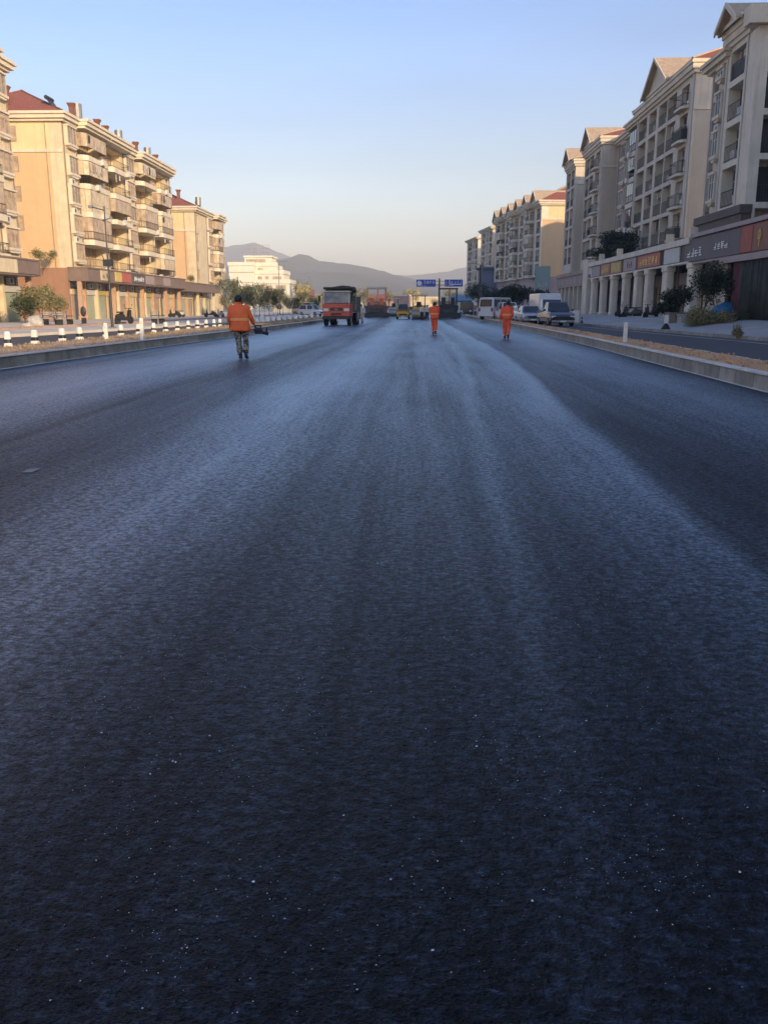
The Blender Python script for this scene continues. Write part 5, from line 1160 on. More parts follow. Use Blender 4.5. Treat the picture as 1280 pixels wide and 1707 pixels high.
# red truck
def truck():
    p = U(563, 543, Z=0)
    t = thing('dump_truck', 'red flat-fronted tipper truck parked on the left of the road', 'truck', (p.x - .1, p.y, 0), R(-3)); h = 1.12
    m = MB()
    m.hexa([(-h, 0, .75), (h, 0, .75), (h, 1.9, .75), (-h, 1.9, .75)], [(-h, -.03, 1.75), (h, -.03, 1.75), (h, 1.9, 1.75), (-h, 1.9, 1.75)])
    m.build('cab_lower', 'truck_red', t, bevel=.05)
    m = MB(); 
    for x in (-h, h - .16): m.hexa([(x, 0, 1.75), (x + .16, 0, 1.75), (x + .16, .2, 1.75), (x, .2, 1.75)], [(x + .03, .22, 2.62), (x + .13, .22, 2.62), (x + .13, .42, 2.62), (x + .03, .42, 2.62)])
    m.box(-h + .03, h - .03, 1.7, 1.9, 1.75, 2.62); m.box(-h + .02, h - .02, .2, 1.9, 2.62, 2.75); m.build('cab_upper', 'beige_metal', t, bevel=.03)
    m = MB(); m.hexa([(-h + .16, .05, 1.8), (h - .16, .05, 1.8), (h - .16, .08, 1.8), (-h + .16, .08, 1.8)], [(-h + .13, .24, 2.6), (h - .13, .24, 2.6), (h - .13, .27, 2.6), (-h + .13, .27, 2.6)]); m.build('windscreen', 'glass_curtain', t)
    for s in (-1, 1):
        MB().hexa([(s * (h - .03), .3, 1.8), (s * (h - .03), 1.65, 1.8), (s * (h - .01), 1.65, 1.8), (s * (h - .01), .3, 1.8)], [(s * (h - .05), .45, 2.55), (s * (h - .05), 1.65, 2.55), (s * (h - .03), 1.65, 2.55), (s * (h - .03), .45, 2.55)]).build('side_window', 'glass_dark', t)
        MB().box(s * .62, s * 1.05, -.07, .0, 1.14, 1.36).build('headlight', 'lamp_clear', t, bevel=.02)
        m = MB(); m.tube((s * (h + .02), .1, 2.4), (s * (h + .22), -.05, 2.35), .02); m.box(s * (h + .14), s * (h + .32), -.1, -.04, 1.9, 2.35); m.build('mirror', 'black_paint', t)
        for y, z in ((.85, .5), (4.6, .5), (5.75, .5)): wheel(t, s * .95, y, .5, .5, .3 if y < 1 else .42, 'beige_metal')
        m = MB(); m.box(s * .7, s * 1.14, .2, 1.5, .62, .74); m.build('mudguard', 'black_paint', t)
    m = MB(); m.box(-.5, .5, -.06, -.03, 1.2, 1.42); m.box(-.42, .42, -.052, -.03, .86, 1.0); m.build('grille', 'black_paint', t)
    MB().box(-.12, .14, -.075, -.06, 1.26, 1.34).build('badge', 'steel', t)
    m = MB(); m.box(-h - .02, h + .02, -.12, .3, .5, .74); m.build('bumper', 'black_paint', t, bevel=.03)
    MB().box(.05, .8, -.125, -.02, .34, .52).build('number_plate', 'sign_pale', t)
    m = MB(); m.box(-h * .9, h * .9, -.0, .02, 1.52, 1.6); m.build('trim_strip', 'orange_paint', t)
    m = MB(); m.box(-.7, .7, 1.6, 6.6, .72, .95); m.build('chassis', 'dark_steel', t)
    bd = MB(); z0 = 1.05
    bd.box(-1.18, 1.18, 2.05, 2.15, z0, 2.95); bd.box(-1.18, -1.1, 2.15, 6.6, z0, 2.35); bd.box(1.1, 1.18, 2.15, 6.6, z0, 2.35); bd.box(-1.18, 1.18, 6.6, 6.7, z0, 2.3); bd.box(-1.1, 1.1, 2.15, 6.6, z0, z0 + .1)
    for k in range(6):
        for s in (-1, 1): bd.box(s * 1.18, s * 1.25, 2.3 + .8 * k, 2.4 + .8 * k, z0, 2.35)
    bo_ = bd.build('dump_body', 'olive_tarp', t)
    m = MB(); m.box(-1.2, 1.2, 1.35, 2.2, 2.95, 3.06); m.prism([(-.7, 3.06), (1.05, 3.06), (.95, 3.14), (.3, 3.2)], 1.6, 3.2); m.build('tarp_cover', 'black_paint', bo_)
    m = MB(); m.tube((-1.28, 1.7, 2.98), (1.28, 1.7, 2.98), .10, n=8); m.ball((1.18, 1.7, 2.85), .26); m.build('tarp_roller', 'black_paint', bo_)
    m = MB(); m.tube((1.3, 2.3, 1.2), (1.3, 2.3, 2.9), .06); m.tube((1.35, 3.6, .5), (1.35, 3.6, 1.1), .2, n=10); m.build('air_tank', 'steel', t)
truck()

# red and black paver
def paver(label, x, Y, W, H, body, roof, rz=0.0, canopy_frame=True, legs='dark_steel', s=1.0):
    t = thing('road_paver', label, 'paving machine', (x, Y, 0), rz); h = W / 2
    m = MB(); m.box(-h, h, -.6, .5, .12, .75); m.box(-h - .25, h + .25, -.75, -.6, .05, .65); m.build('screed', 'black_paint', t, bevel=.03)
    m = MB(); m.hexa([(-h * .9, .5, .6), (h * .9, .5, .6), (h * .9, 3.8, .6), (-h * .9, 3.8, .6)], [(-h * .9, .4, 1.75), (h * .9, .4, 1.75), (h * .9, 3.8, 2.3), (-h * .9, 3.8, 2.3)]); m.build('engine_body', body, t, bevel=.05)
    m = MB(); m.box(-h * .6, h * .6, .38, .41, .8, 1.35); m.build('rear_grille', 'dark_steel', t)
    for q in (-1, 1):
        tr = MB(); tr.prism([(.3, .05), (3.9, .05), (4.3, .4), (4.0, .75), (.2, .75), (0, .4)], q * h * .9, q * (h * .9 - .4), 'x'); tr.build('track', 'rubber', t)
        m = MB(); m.box(q * h * .65, q * h * .25, .9, 1.5, 1.75, 2.75); m.build('seat', 'orange_paint' if legs == 'orange_paint' else 'black_paint', t)
    m = MB()
    for (px_, py_) in ((-h * .85, .5), (h * .85, .5), (-h * .85, 3.0), (h * .85, 3.0), (h * .1, .5)): m.tube((px_, py_, 1.5), (px_, py_, H - .12), .05, n=6)
    m.build('canopy_post', legs, t)
    m = MB(); m.box(-h * .95, h * .95, .2, 3.3, H - (.3 if body != 'black_paint' else .14), H); m.build('canopy', roof, t, bevel=.02)
    m = MB(); m.box(-.5, .5, 1.4, 1.55, 1.6, 2.15); m.tube((0, 1.4, 2.1), (0, 1.1, 2.3), .03); m.tube((-.2, 1.1, 2.25), (.2, 1.1, 2.35), .02); m.build('console', 'steel', t)
    m = MB(); m.hexa([(-h, 3.9, .7), (h, 3.9, .7), (h, 4.0, .7), (-h, 4.0, .7)], [(-h - .3, 5.6, 1.7), (h + .3, 5.6, 1.7), (h + .3, 5.7, 1.7), (-h - .3, 5.7, 1.7)]); m.build('hopper', body, t)
    return t
PY = 128
paver('orange and black paving machine with pale canopy right of the red truck', U(628, 520, Y=PY).x, PY, 3.1, 4.35, 'paver_brown', 'cream_trim', rz=R(3), legs='orange_paint')
paver('black paving machine with thin dark canopy frame behind the middle worker', U(747, 520, Y=118).x, 118, 2.7, 3.95, 'black_paint', 'black_paint')
# grey tanker-like machine and far vehicles
def roller(label, x, Y, col, drum='steel', rz=0.0):
    t = thing('road_roller', label, 'road roller', (x, Y, 0), rz)
    for y in (-1.3, 1.3): MB().tube((-.85, y, .6), (.85, y, .6), .6, n=22).build('drum', drum, t)
    m = MB(); m.box(-.8, .8, -.7, .7, .7, 1.5); m.box(-.95, .95, -1.9, 1.9, .55, .75); m.box(-.6, .6, .7, 1.7, 1.22, 1.6); m.build('frame', col, t, bevel=.04)
    m = MB()
    for (a, b) in ((-.75, -.7), (.75, -.7), (-.75, .7), (.75, .7)): m.tube((a, b, 1.5), (a, b, 2.9), .05, n=6)
    m.build('canopy_post', 'dark_steel', t)
    MB().box(-.95, .95, -.95, .95, 2.88, 3.0).build('canopy', 'cream_trim', t, bevel=.02)
    m = MB(); m.box(-.3, .3, -.1, .35, 1.5, 1.7); m.box(-.3, .3, .3, .4, 1.7, 2.15); m.build('seat', 'black_paint', t)
    m = MB(); m.tube((0, -.5, 1.5), (0, -.3, 1.95), .03); m.tube((-.2, -.28, 1.95), (.2, -.28, 1.95), .02); m.build('steering_wheel', 'black_paint', t)
    return t
roller('open-framed roller with pale canopy between the yellow car and the middle worker', U(702, 520, Y=112).x - .3, 112, 'yellow_paint')
roller('pale roller partly behind the orange paving machine', U(656, 520, Y=152).x, 152, 'beige_metal')
car('yellow car facing the camera right of the orange paving machine', (U(672, 520, Y=116).x, 116, 0), 0, 'yellow_paint', L=4.3, H=1.9, W=1.7, kind='van')
car('small pale car behind the yellow car', (U(688, 520, Y=140).x, 140, 0), 0, 'beige_metal', L=4.2, H=1.6, kind='suv')
t = car('light blue small truck right of the black paving machine', (U(768, 520, Y=150).x, 150, 0), R(20), 'car_blue', L=4.8, H=2.3, W=1.8, kind='van')
def cargo(label, x, Y, col, rz=0, name='flat_truck'):
    t = thing(name, label, 'truck', (x, Y, 0), rz)
    m = MB(); m.box(-1, 1, -2.6, -.9, .6, 2.3); m.build('cab', col, t, bevel=.08)
    m = MB(); m.box(-.85, .85, -2.63, -2.6, 1.4, 2.1); m.build('windscreen', 'glass_dark', t)
    m = MB(); m.box(-1.05, 1.05, -.8, 2.8, 1.0, 1.8); m.build('load_bed', 'beige_metal', t)
    for q in (-1, 1):
        for y in (-1.9, 1.7): wheel(t, q * .9, y, .42, .42, .28)
        MB().box(q * .55, q * .9, -2.66, -2.6, .8, 1.0).build('headlight', 'lamp_clear', t)
    return t
cargo('dark truck in shade below the utility pole', 8.9, 150, 'car_dark', R(-12))
cargo('beige truck far down the road behind the orange paver', U(650, 515, Y=185).x, 185, 'beige_metal', R(80))
car('white car parked under the trees at the far left strip', (-17.5, 150, .1), R(60), 'car_white', kind='suv', H=1.8)
car('cream van parked beyond the left trees beside the red truck', (-21, 170, .1), R(70), 'beige_metal', kind='van', H=2.3, L=5)

# scooters
def scooter(label, loc, rz, col='black_paint', cover=False, group=None):
    t = thing('motor_scooter', label, 'motor scooter', loc, rz, group)
    for y in (-.62, .62): MB().tube((-.05, y, .26), (.05, y, .26), .26, n=16).build('wheel', 'rubber', t)
    m = MB(); m.prism([(-.75, .35), (-.7, .62), (-.2, .75), (.1, .45), (.35, .42), (.5, .95), (.62, .95), (.6, .3), (.1, .25), (-.4, .28)], -.14, .14, 'x'); m.build('body', col, t, bevel=.03)
    m = MB(); m.loft([(0, -.35, .74, .13, .34), (0, -.35, .84, .12, .32)], 12); m.build('seat', 'rubber', t)
    m = MB(); m.tube((0, .6, .3), (0, .5, 1.05), .03); m.tube((-.32, .46, 1.05), (.32, .46, 1.05), .02); m.tube((-.3, .46, 1.05), (-.34, .46, 1.25), .01); m.ball((-.34, .46, 1.28), (.05, .015, .04)); m.ball((.34, .46, 1.28), (.05, .015, .04)); m.build('handlebar', 'dark_steel', t)
    MB().ball((0, .6, .88), (.08, .05, .07)).build('headlight', 'lamp_clear', t)
    if cover:
        m = MB(); m.loft([(0, .28, .45, .36, .30), (0, .2, .7, .40, .42), (0, .3, 1.0, .42, .34), (0, .38, 1.2, .34, .2), (0, .4, 1.3, .12, .1)], 14)
        for i, v in enumerate(m.v): q = noise.noise(Vector((v[0] * 5, v[1] * 5, v[2] * 4))) * .16; m.v[i] = (v[0] + q, v[1] + q, v[2])
        m.build('rain_cover', 'cloth_dark', t, smooth=True)
        MB().ball((.40, .12, .82), (.05, .16, .2)).build('leg_shield', 'white_plastic', t)
    return t
p = U(208, 541, Z=.22); sc1 = scooter('scooter in black with a pale leg shield, largest in front of the left shops', (-23.6, p.y + 2, .22), R(-25), 'black_paint'); sc1.scale = (1.1,) * 3
sc1.location = (*U(208, 540, Z=.22).xy, .22)
sc = None; rnd = random.Random(12)
for i, (px, X, lab, mm) in enumerate([(292, -31.0, 'scooter parked before the left shops, left of the bamboo-coloured pair', 'black_paint'), (298, -31.2, 'second scooter before the left shops right of the first', 'steel'), (352, -27, 'black scooter with white windshield near the end of the left shops', 'black_paint'), (368, -24, 'silver blue scooter just left of the orange-jacketed man', 'car_silver')]):
    scooter(lab, (X, U(px, 530, X=X).y, .21), R(rnd.uniform(20, 160)), mm)
for i, (px, X) in enumerate([(1038, 18.0), (1046, 17.8), (1053, 18.0), (1085, 18.2)]):
    scooter('dark scooter parked by the right arcade columns, %s from the left' % ORD[i], (X, U(px, 530, X=X).y, .62), R(rnd.uniform(40, 140)), ('black_paint', 'car_silver', 'dark_steel')[i % 3], group='scooters by the right arcade')

# benches and small things before the left shops
def bench(label, px, py, rz):
    p = U(px, py, Z=.22); t = thing('park_bench', label, 'bench', (p.x, p.y, .21), rz)
    m = MB()
    for k in range(4): m.box(-.9, .9, -.24 + k * .13, -.14 + k * .13, .42, .46)
    m.build('seat', 'stone_pale', t)
    m = MB()
    for k in range(3): m.box(-.9, .9, .28, .31, .55 + k * .14, .65 + k * .14)
    m.build('backrest', 'stone_pale', t)
    for x in (-.75, .75):
        m = MB(); m.box(x - .03, x + .03, -.2, .25, 0, .42); m.box(x - .03, x + .03, .25, .28, .3, .95); m.tube((x, -.24, .64), (x, .28, .64), .025); m.build('leg', 'dark_steel', t)
bench('dark-legged bench under the shrubs at the left', 88, 541, R(80)); bench('long pale bench right of the shrubs on the left', 110, 542, R(85)); bench('pale bench right of the covered scooter', 265, 540, R(85))
def rock(label, loc, r, seed, mm='stone_pale'):
    bm = bmesh.new(); bmesh.ops.create_icosphere(bm, subdivisions=3, radius=1)
    for v in bm.verts:
        q = 1 + .45 * noise.fractal(v.co * 1.3 + Vector((seed, 0, 0)), 1, 2, 4); v.co = Vector((v.co.x * r[0] * q, v.co.y * r[1] * q, v.co.z * r[2] * q))
    me = bpy.data.meshes.new('boulder'); bm.to_mesh(me); bm.free(); me.materials.append(M[mm]); o = bpy.data.objects.new('boulder', me); COL.objects.link(o); o.location = loc; me.polygons.foreach_set('use_smooth', [True] * len(me.polygons)); tag(o, label, 'boulder'); return o
p = U(60, 543, Z=.3); rock('pale ornamental boulder under the left shrubs', (p.x, p.y, .45), (.55, .45, .5), 3)
p = U(45, 545, Z=.3); rock('small low boulder left of the ornamental one', (p.x, p.y, .3), (.35, .3, .25), 5)
p = U(140, 543, Z=.2)
t = thing('bollard_sign', 'dark oval board on a short foot before the left shops', 'sign', (U(141, 541, Z=.22).x, U(141, 541, Z=.22).y, .2))
MB().ball((0, 0, .95), (.22, .10, .38)).build('board', 'dark_steel', t); MB().box(-.15, .15, -.1, .1, 0, .5).build('foot', 'dark_steel', t)

# ------------------------------------------------------------------ trees and plants
def leaves_mesh(name, clusters, n, size, m, seed, stretch=(1, 1, 1), droop=0.0, flat=.5):
    rnd = random.Random(seed); vs = []; fs = []
    tot = sum(c[1] ** 2 for c in clusters)
    for (c, r) in clusters:
        for _ in range(int(n * r * r / tot)):
            while True:
                d = Vector((rnd.uniform(-1, 1), rnd.uniform(-1, 1), rnd.uniform(-1, 1)))
                if d.length < 1: break
            d = d * (0.45 + .55 * rnd.random()) if rnd.random() < .5 else d.normalized() * rnd.uniform(.7, 1.08)
            p = Vector(c) + Vector((d.x * r * stretch[0], d.y * r * stretch[1], d.z * r * stretch[2]))
            a = Vector((rnd.gauss(0, 1), rnd.gauss(0, 1), rnd.gauss(0, flat))).normalized(); 
            if droop: a = (a * (1 - droop) + Vector((0, 0, -1)) * droop).normalized()
            b = a.cross(Vector((rnd.gauss(0, 1), rnd.gauss(0, 1), rnd.gauss(0, 1)))).normalized()
            s = size * rnd.uniform(.6, 1.3); k = len(vs)
            vs += [p - a * s, p + b * s * .38, p + a * s, p - b * s * .38]; fs.append((k, k + 1, k + 2, k + 3))
    return MB().add(vs, fs).build(name, m, recalc=False)
def branch(mb, p, d, L_, r, depth, rnd, tips):
    q = p + d * L_; mb.tube(p, q, r, r * .62, 6, cap=False)
    if depth == 0: tips.append(q); return
    for k in range(rnd.choice((2, 3))):
        e = (d + Vector((rnd.uniform(-.8, .8), rnd.uniform(-.8, .8), rnd.uniform(-.1, .5)))).normalized(); branch(mb, q if k else p + d * L_ * .9, e, L_ * rnd.uniform(.6, .85), r * .6, depth - 1, rnd, tips)
    if rnd.random() < .6: tips.append(q)
def tree(name, label, loc, h, cr, seed, m='leaf_green', n=1600, size=.12, trunk_r=.1, bare=.35, stretch=(1, 1, 1), droop=0, group=None, cat='tree', blob=.5, lean=0.0, trunk_n='trunk'):
    rnd = random.Random(seed); t = thing(name, label, cat, loc, rnd.uniform(0, 6.28), group); mb = MB(); tips = []
    d0 = Vector((lean, 0, 1)).normalized()
    branch(mb, Vector((0, 0, -.1)), d0, h * bare, trunk_r, 0, rnd, []); p = Vector((0, 0, -.1)) + d0 * h * bare
    for k in range(4):
        a = rnd.uniform(0, 6.28); branch(mb, p * rnd.uniform(.75, 1), Vector((math.cos(a) * .6, math.sin(a) * .6, 1)).normalized(), h * .26, trunk_r * .6, 2, rnd, tips)
    mb.build(trunk_n, 'bark', t)
    cl = [((max(-cr, min(cr, q.x)), max(-cr, min(cr, q.y)), min(q.z, h * .95)), cr * blob * rnd.uniform(.6, 1.2)) for q in tips]
    leaves_mesh('crown', cl, n, size, m, seed, stretch, droop).parent = t
    return t
# shrubs between the two left blocks
for i, (px, h, cr, lab, mm) in enumerate([(52, 4.3, 1.9, 'large grey-green shrub beside the brown end wall on the left', 'leaf_olive'), (70, 4.9, 2.0, 'tallest shrub in the clump by the brown end wall', 'leaf_green'), (90, 5.0, 1.5, 'slender olive shrub nearest the brown wall corner', 'leaf_olive'), (98, 3.6, 1.4, 'lower shrub in front of the brown wall corner', 'leaf_olive'), (42, 3.2, 1.5, 'dark low shrub at the left of the clump', 'leaf_green')]):
    X = -31.5 - (i % 2) * 1.2; Y = U(px, 530, X=X).y; tree('shrub', lab, (X, Y, .2), h * .8, cr * .62, 200 + i, mm, 2300, .10, .07, .2, (1.0, 1.0, 1.15), cat='shrub', trunk_n='stem')
# terrace plants over the left canopy
for i, (px, X, z, lab) in enumerate([(84, -36.5, 5.5, 'thin straggly shrub on the terrace above the brown fascia'), (72, -36.8, 5.5, 'small bush on the terrace by the left block'), (318, -34.2, 5.15, 'potted bush on the far left canopy')]):
    tree('shrub', lab, (X, U(px, 460, X=X).y, z), 1.9 if i < 2 else 1.2, .8, 220 + i, 'leaf_olive', 700, .10, .04, .2, cat='shrub', trunk_n='stem')
# row of young staked trees beyond the left shops
protos = []
grp = 'young trees beside the far left pavement'
spec = [('leaf_willow', 4.7, .8), ('leaf_olive', 4.4, .95), ('leaf_willow', 5.2, .7), ('leaf_olive', 4.8, 1.1), ('leaf_green', 3.9, 1.2)]
pxs = [384, 392, 401, 408, 417, 424, 433, 441, 449, 456, 463, 472, 481, 489, 497, 506, 513, 521, 528]
for i, px in enumerate(pxs):
    X = -19.2 - (i * 37 % 5) * .9; Y = U(px, 520, X=X).y; k = i * 3 % 5; mm, h, cr = spec[k]
    lab = 'young %s tree in the left roadside row, %s from the left' % (('pale willowy', 'olive', 'tall thin yellowish', 'bushy olive', 'dark green')[k], ORD[i])
    sc_ = random.Random(i).uniform(.72, .98)
    pr = [q for q in protos if q[0] == k]
    if not pr:
        t = tree('young_tree', lab, (X, Y, .2), h, cr, 300 + k, mm, 1250, .13, .055, .36, (1, 1, 1.7), .6 if k in (0, 2) else .2, grp, blob=.6); t.scale = (sc_,) * 3; protos.append((k, t))
    else: again(pr[0][1], (X, Y, .2), random.Random(i + 50).uniform(0, 6.28), lab, sc_)
# second, denser row behind
for i in range(14):
    px = 380 + i * 11.5; X = -30 - (i % 3) * 3; Y = U(px, 520, X=X).y; k = (i * 2 + 1) % 5
    again([q for q in protos if q[0] == k][0][1], (X, Y, 0), i * 1.3, 'taller tree behind the young roadside row before the cream building, %s from the left' % ORD[i], .85 + .2 * (i % 3) * .5 if Y < 300 else 1.2)
# distant trees and low houses at the end of the road
far = None; rnd = random.Random(77)
n_ = 0
for i in range(30):
    px = 500 + i * 12 + rnd.uniform(-4, 4)
    if 770 < px: px = 480 + rnd.uniform(0, 30)
    Y = rnd.uniform(230, 420); p = U(px, 515, Y=Y); h = rnd.uniform(1.1, 2.0); k = rnd.randrange(5)
    if abs(p.x + 1) < 9 and Y < 300: Y = 330; p = U(px, 515, Y=Y)
    again([q for q in protos if q[0] == k][0][1], (p.x, Y, -.05), rnd.uniform(0, 6), 'distant tree at the end of the road, %s from the left of its belt' % ORD[i], h * 1.0)['group'] = 'distant trees at the end of the road'
def house(label, px, Y, w_, d_, h, wall, roof='roof_tile', flat=False, base=0, name='low_house'):
    p = U(px, 515, Y=Y); t = thing(name, label, 'house', (p.x, Y, base), rnd.uniform(-.2, .2))
    MB().box(-w_ / 2, w_ / 2, 0, d_, 0, h).build('wall', wall, t)
    if flat: MB().box(-w_ / 2 - .2, w_ / 2 + .2, -.2, d_ + .2, h, h + .5).build('roof', 'cream_trim', t)
    else: MB().prism([(-.6, h), (d_ + .6, h), (d_ / 2, h + d_ * .28)], -w_ / 2 - .5, w_ / 2 + .5, 'x').build('roof', roof, t)
    n = max(2, int(w_ / 3)); fl_ = max(1, int(h / 3))
    for k in range(n):
        for j in range(fl_):
            x = -w_ / 2 + (k + .5) * w_ / n; wo = MB().box(x - .6, x + .6, -.06, .0, 1 + 3 * j, 2.3 + 3 * j).build('window', 'glass_dark', t); MB().box(x - .04, x + .04, -.1, -.061, 1 + 3 * j, 2.3 + 3 * j).build('frame', 'frame_white', wo)
    return t
house('long salmon hall with tiled roof behind the machines', 650, 380, 20, 9, 4.5, 'pink_wall')
house('narrow salmon block beside the long salmon hall', 668, 300, 5, 6, 5.2, 'pink_wall', flat=True)
house('pale two-storey house right of the red truck', 592, 330, 6, 8, 6, 'stone_pale', flat=True)
house('pale low house left of the red truck among trees', 498, 290, 9, 8, 5, 'white_render')
house('pale low house behind the roller', 700, 340, 14, 8, 5, 'cream_render', flat=True)
house('cream low house left of the utility pole', 765, 280, 9, 8, 4.5, 'cream_render', flat=True)
house('small light blue roofed shed behind the light blue truck', 770, 230, 5, 5, 3.2, 'car_blue', 'car_blue')
house('grey shed under the left trees', 478, 250, 8, 6, 4, 'stone_pale', flat=True)
# far woods that read as one mass at the foot of the hills
wood = [((rnd.uniform(-520, 420), rnd.uniform(620, 1150), 1), rnd.uniform(8, 17)) for _ in range(200)]
o = leaves_mesh('woodland', wood, 42000, 1.9, 'leaf_olive', 5, (1.5, 1, .55)); tag(o, kind='stuff'); o['label'] = 'far belt of trees at the foot of the hills'; o['category'] = 'woodland'

# right: tree on the arcade terrace, planters, hedge
tree('roof_tree', 'bushy dark tree growing on the arcade roof on the right', (21.2, 96, 5.9), 3.9, 1.8, 401, 'leaf_dark', 4600, .13, .12, .2, (1.25, 1.25, .9))
tree('roof_tree', 'lower bush left of the dark tree on the arcade roof', (20.8, 103, 5.9), 2.6, 1.6, 402, 'leaf_green', 2200, .14, .07, .15, (1.3, 1.3, .8), cat='bush')
tree('roof_tree', 'sparse olive bush right of the dark tree on the arcade roof', (20.9, 91, 5.9), 2.4, 1.2, 403, 'leaf_dark', 1500, .14, .07, .15, (1.3, 1.3, .8), cat='bush')
for i, (px, Y, h, cr, lab, z) in enumerate([(1172, 56, 4.6, 1.5, 'dark leafy tree in front of the unlit shop on the right', .6), (1196, 55, 3.9, 1.3, 'smaller dark tree right of the one before the unlit shop', .6), (1127, 57.5, 2.3, 1.05, 'round dark bush in the brown planter by the nearest white column', .9), (1112, 58, 1.7, .7, 'small bush left of the brown planter', .5)]):
    tree('shrub', lab, (U(px, 520, Y=Y).x, Y, z), h * .9, cr * .85, 420 + i, 'leaf_dark', 2600, .095, .06, .22, (1.1, 1.1, 1), cat='shrub', trunk_n='stem')
def onground(px, py, z): q = U(px, py, Z=z); return q
zr_ = lambda x, y: .236 + (min(x, 18.2) - fr(y) - .18) / (18.2 - fr(y) - .18) * (.75 - .236)
t = thing('planter', 'square brown stone planter left of the low hedge', 'planter', (U(1127, 545, Y=56).x, 56, .5)); MB().box(-.6, .6, -.5, .5, 0, .55).box(-.66, .66, -.56, .56, .552, .63).build('tub', 'canopy_brown', t, bevel=.02)
t = thing('planter', 'long low pale stone planter behind the low hedge', 'planter', (U(1160, 545, Y=55).x, 55, .5)); MB().box(-1.1, 1.1, -.4, .4, 0, .45).box(-1.16, 1.16, -.46, .46, .452, .53).build('tub', 'stone_pale', t, bevel=.02)
t = thing('sign_stand', 'small white board on a black foot beside the brown planter', 'sign', (U(1109, 548, Z=.35).x, U(1109, 548, Z=.35).y, .32)); MB().box(-.10, .10, -.03, .03, .25, .75).build('board', 'white_plastic', t); MB().loft([(0, 0, 0, .26, .2), (0, 0, .3, .08, .08)], 10).build('foot', 'rubber', t)
# low hedge: one planting of two clumps
def hedge(label, px0, px1, Y, h, m, n, seed, z):
    a, b = U(px0, 540, Y=Y), U(px1, 540, Y=Y); rnd = random.Random(seed); cl = []
    for k in range(26): q = rnd.random(); cl.append(((rnd.gauss(0, .02) + (q - .5) * (b.x - a.x), rnd.uniform(-.8, .8), h * rnd.uniform(.15, .65)), h * rnd.uniform(.35, .6)))
    t = thing('hedge', label, 'hedge', ((a.x + b.x) / 2, Y, z)); leaves_mesh('foliage', cl, n, .07, m, seed).parent = t
    mb = MB(); [branch(mb, Vector((c[0][0], c[0][1], 0)), Vector((rnd.uniform(-.3, .3), rnd.uniform(-.3, .3), 1)).normalized(), c[0][2], .015, 1, rnd, []) for c in cl]; mb.build('stem', 'bark', t)
hedge('low olive hedge in front of the long planter on the right', 1153, 1208, 50, .95, 'leaf_olive', 7000, 5, .42); hedge('lower right part of the hedge near the dark curtain', 1205, 1236, 51, .6, 'leaf_green', 3500, 6, .5)
t = thing('grass_tuft', 'cut leafy stump standing alone on the right pavement', 'plant', (U(1227, 557, Z=.38).x, U(1227, 557, Z=.38).y, .3))
leaves_mesh('foliage', [((0, 0, .2), .2), ((.1, 0, .08), .16)], 500, .06, 'leaf_olive', 8, (1, 1, 1.2)).parent = t
m = MB()
for k in range(9): a = k * .7; m.tube((.1 * math.cos(a), .1 * math.sin(a), 0), (.17 * math.cos(a), .17 * math.sin(a), .5), .02, .012, 5)
m.build('stem', 'dry_grass', t)
p = U(1205, 520, Y=54)
t = thing('tarpaulin_heap', 'blue tarpaulin heap in front of the dark shop on the right', 'tarpaulin', (p.x, 54, .7)); m = MB(); m.loft([(0, 0, 0, .75, .5), (0, 0, .4, .8, .5), (.1, 0, .8, .6, .4), (.2, 0, 1.0, .3, .25), (.2, 0, 1.06, .1, .1)], 22, power=2.5)
for i, v in enumerate(m.v): q = noise.fractal(Vector((v[0] * 3, v[1] * 3, v[2] * 3)), 1, 2, 4) * .2; m.v[i] = (v[0] + q, v[1] + q * .6, v[2] + q * .5)
m.build('sheet', 'tarp_blue', t, smooth=True); m = MB(); m.tube((-.9, -.3, .1), (.9, -.35, .25), .02); m.build('rope', 'cloth_pale', t)
# dark curtain across the nearest shop
t = thing('shop_curtain', 'tall dark hanging curtain across the shop at the right edge', 'curtain', (18.9, 51.0, .76)); 
def curtain(y0, y1, nm, mm):
    n = int((y1 - y0) / .06); vs = []; 
    for k in range(n + 1):
        y = y0 + (y1 - y0) * k / n; x = .09 * math.sin(y * 9) + .05 * math.sin(y * 23 + 1); vs += [(x, y, 0.02), (x * .6, y, 3.5), (x * .6 + .02, y, 3.5), (x + .02, y, .02)]
    fs = []
    for k in range(n):
        for j in range(4): fs.append((4 * k + j, 4 * k + (j + 1) % 4, 4 * k + 4 + (j + 1) % 4, 4 * k + 4 + j))
    MB().add(vs, fs).build(nm, mm, t, smooth=True)
curtain(-6.5, 2.2, 'sheet', 'curtain_dark'); curtain(2.25, 3.3, 'red_sheet', 'curtain_red'); m = MB(); m.tube((.02, -6.6, 3.52), (.02, 3.4, 3.52), .03); m.build('rail', 'dark_steel', t)
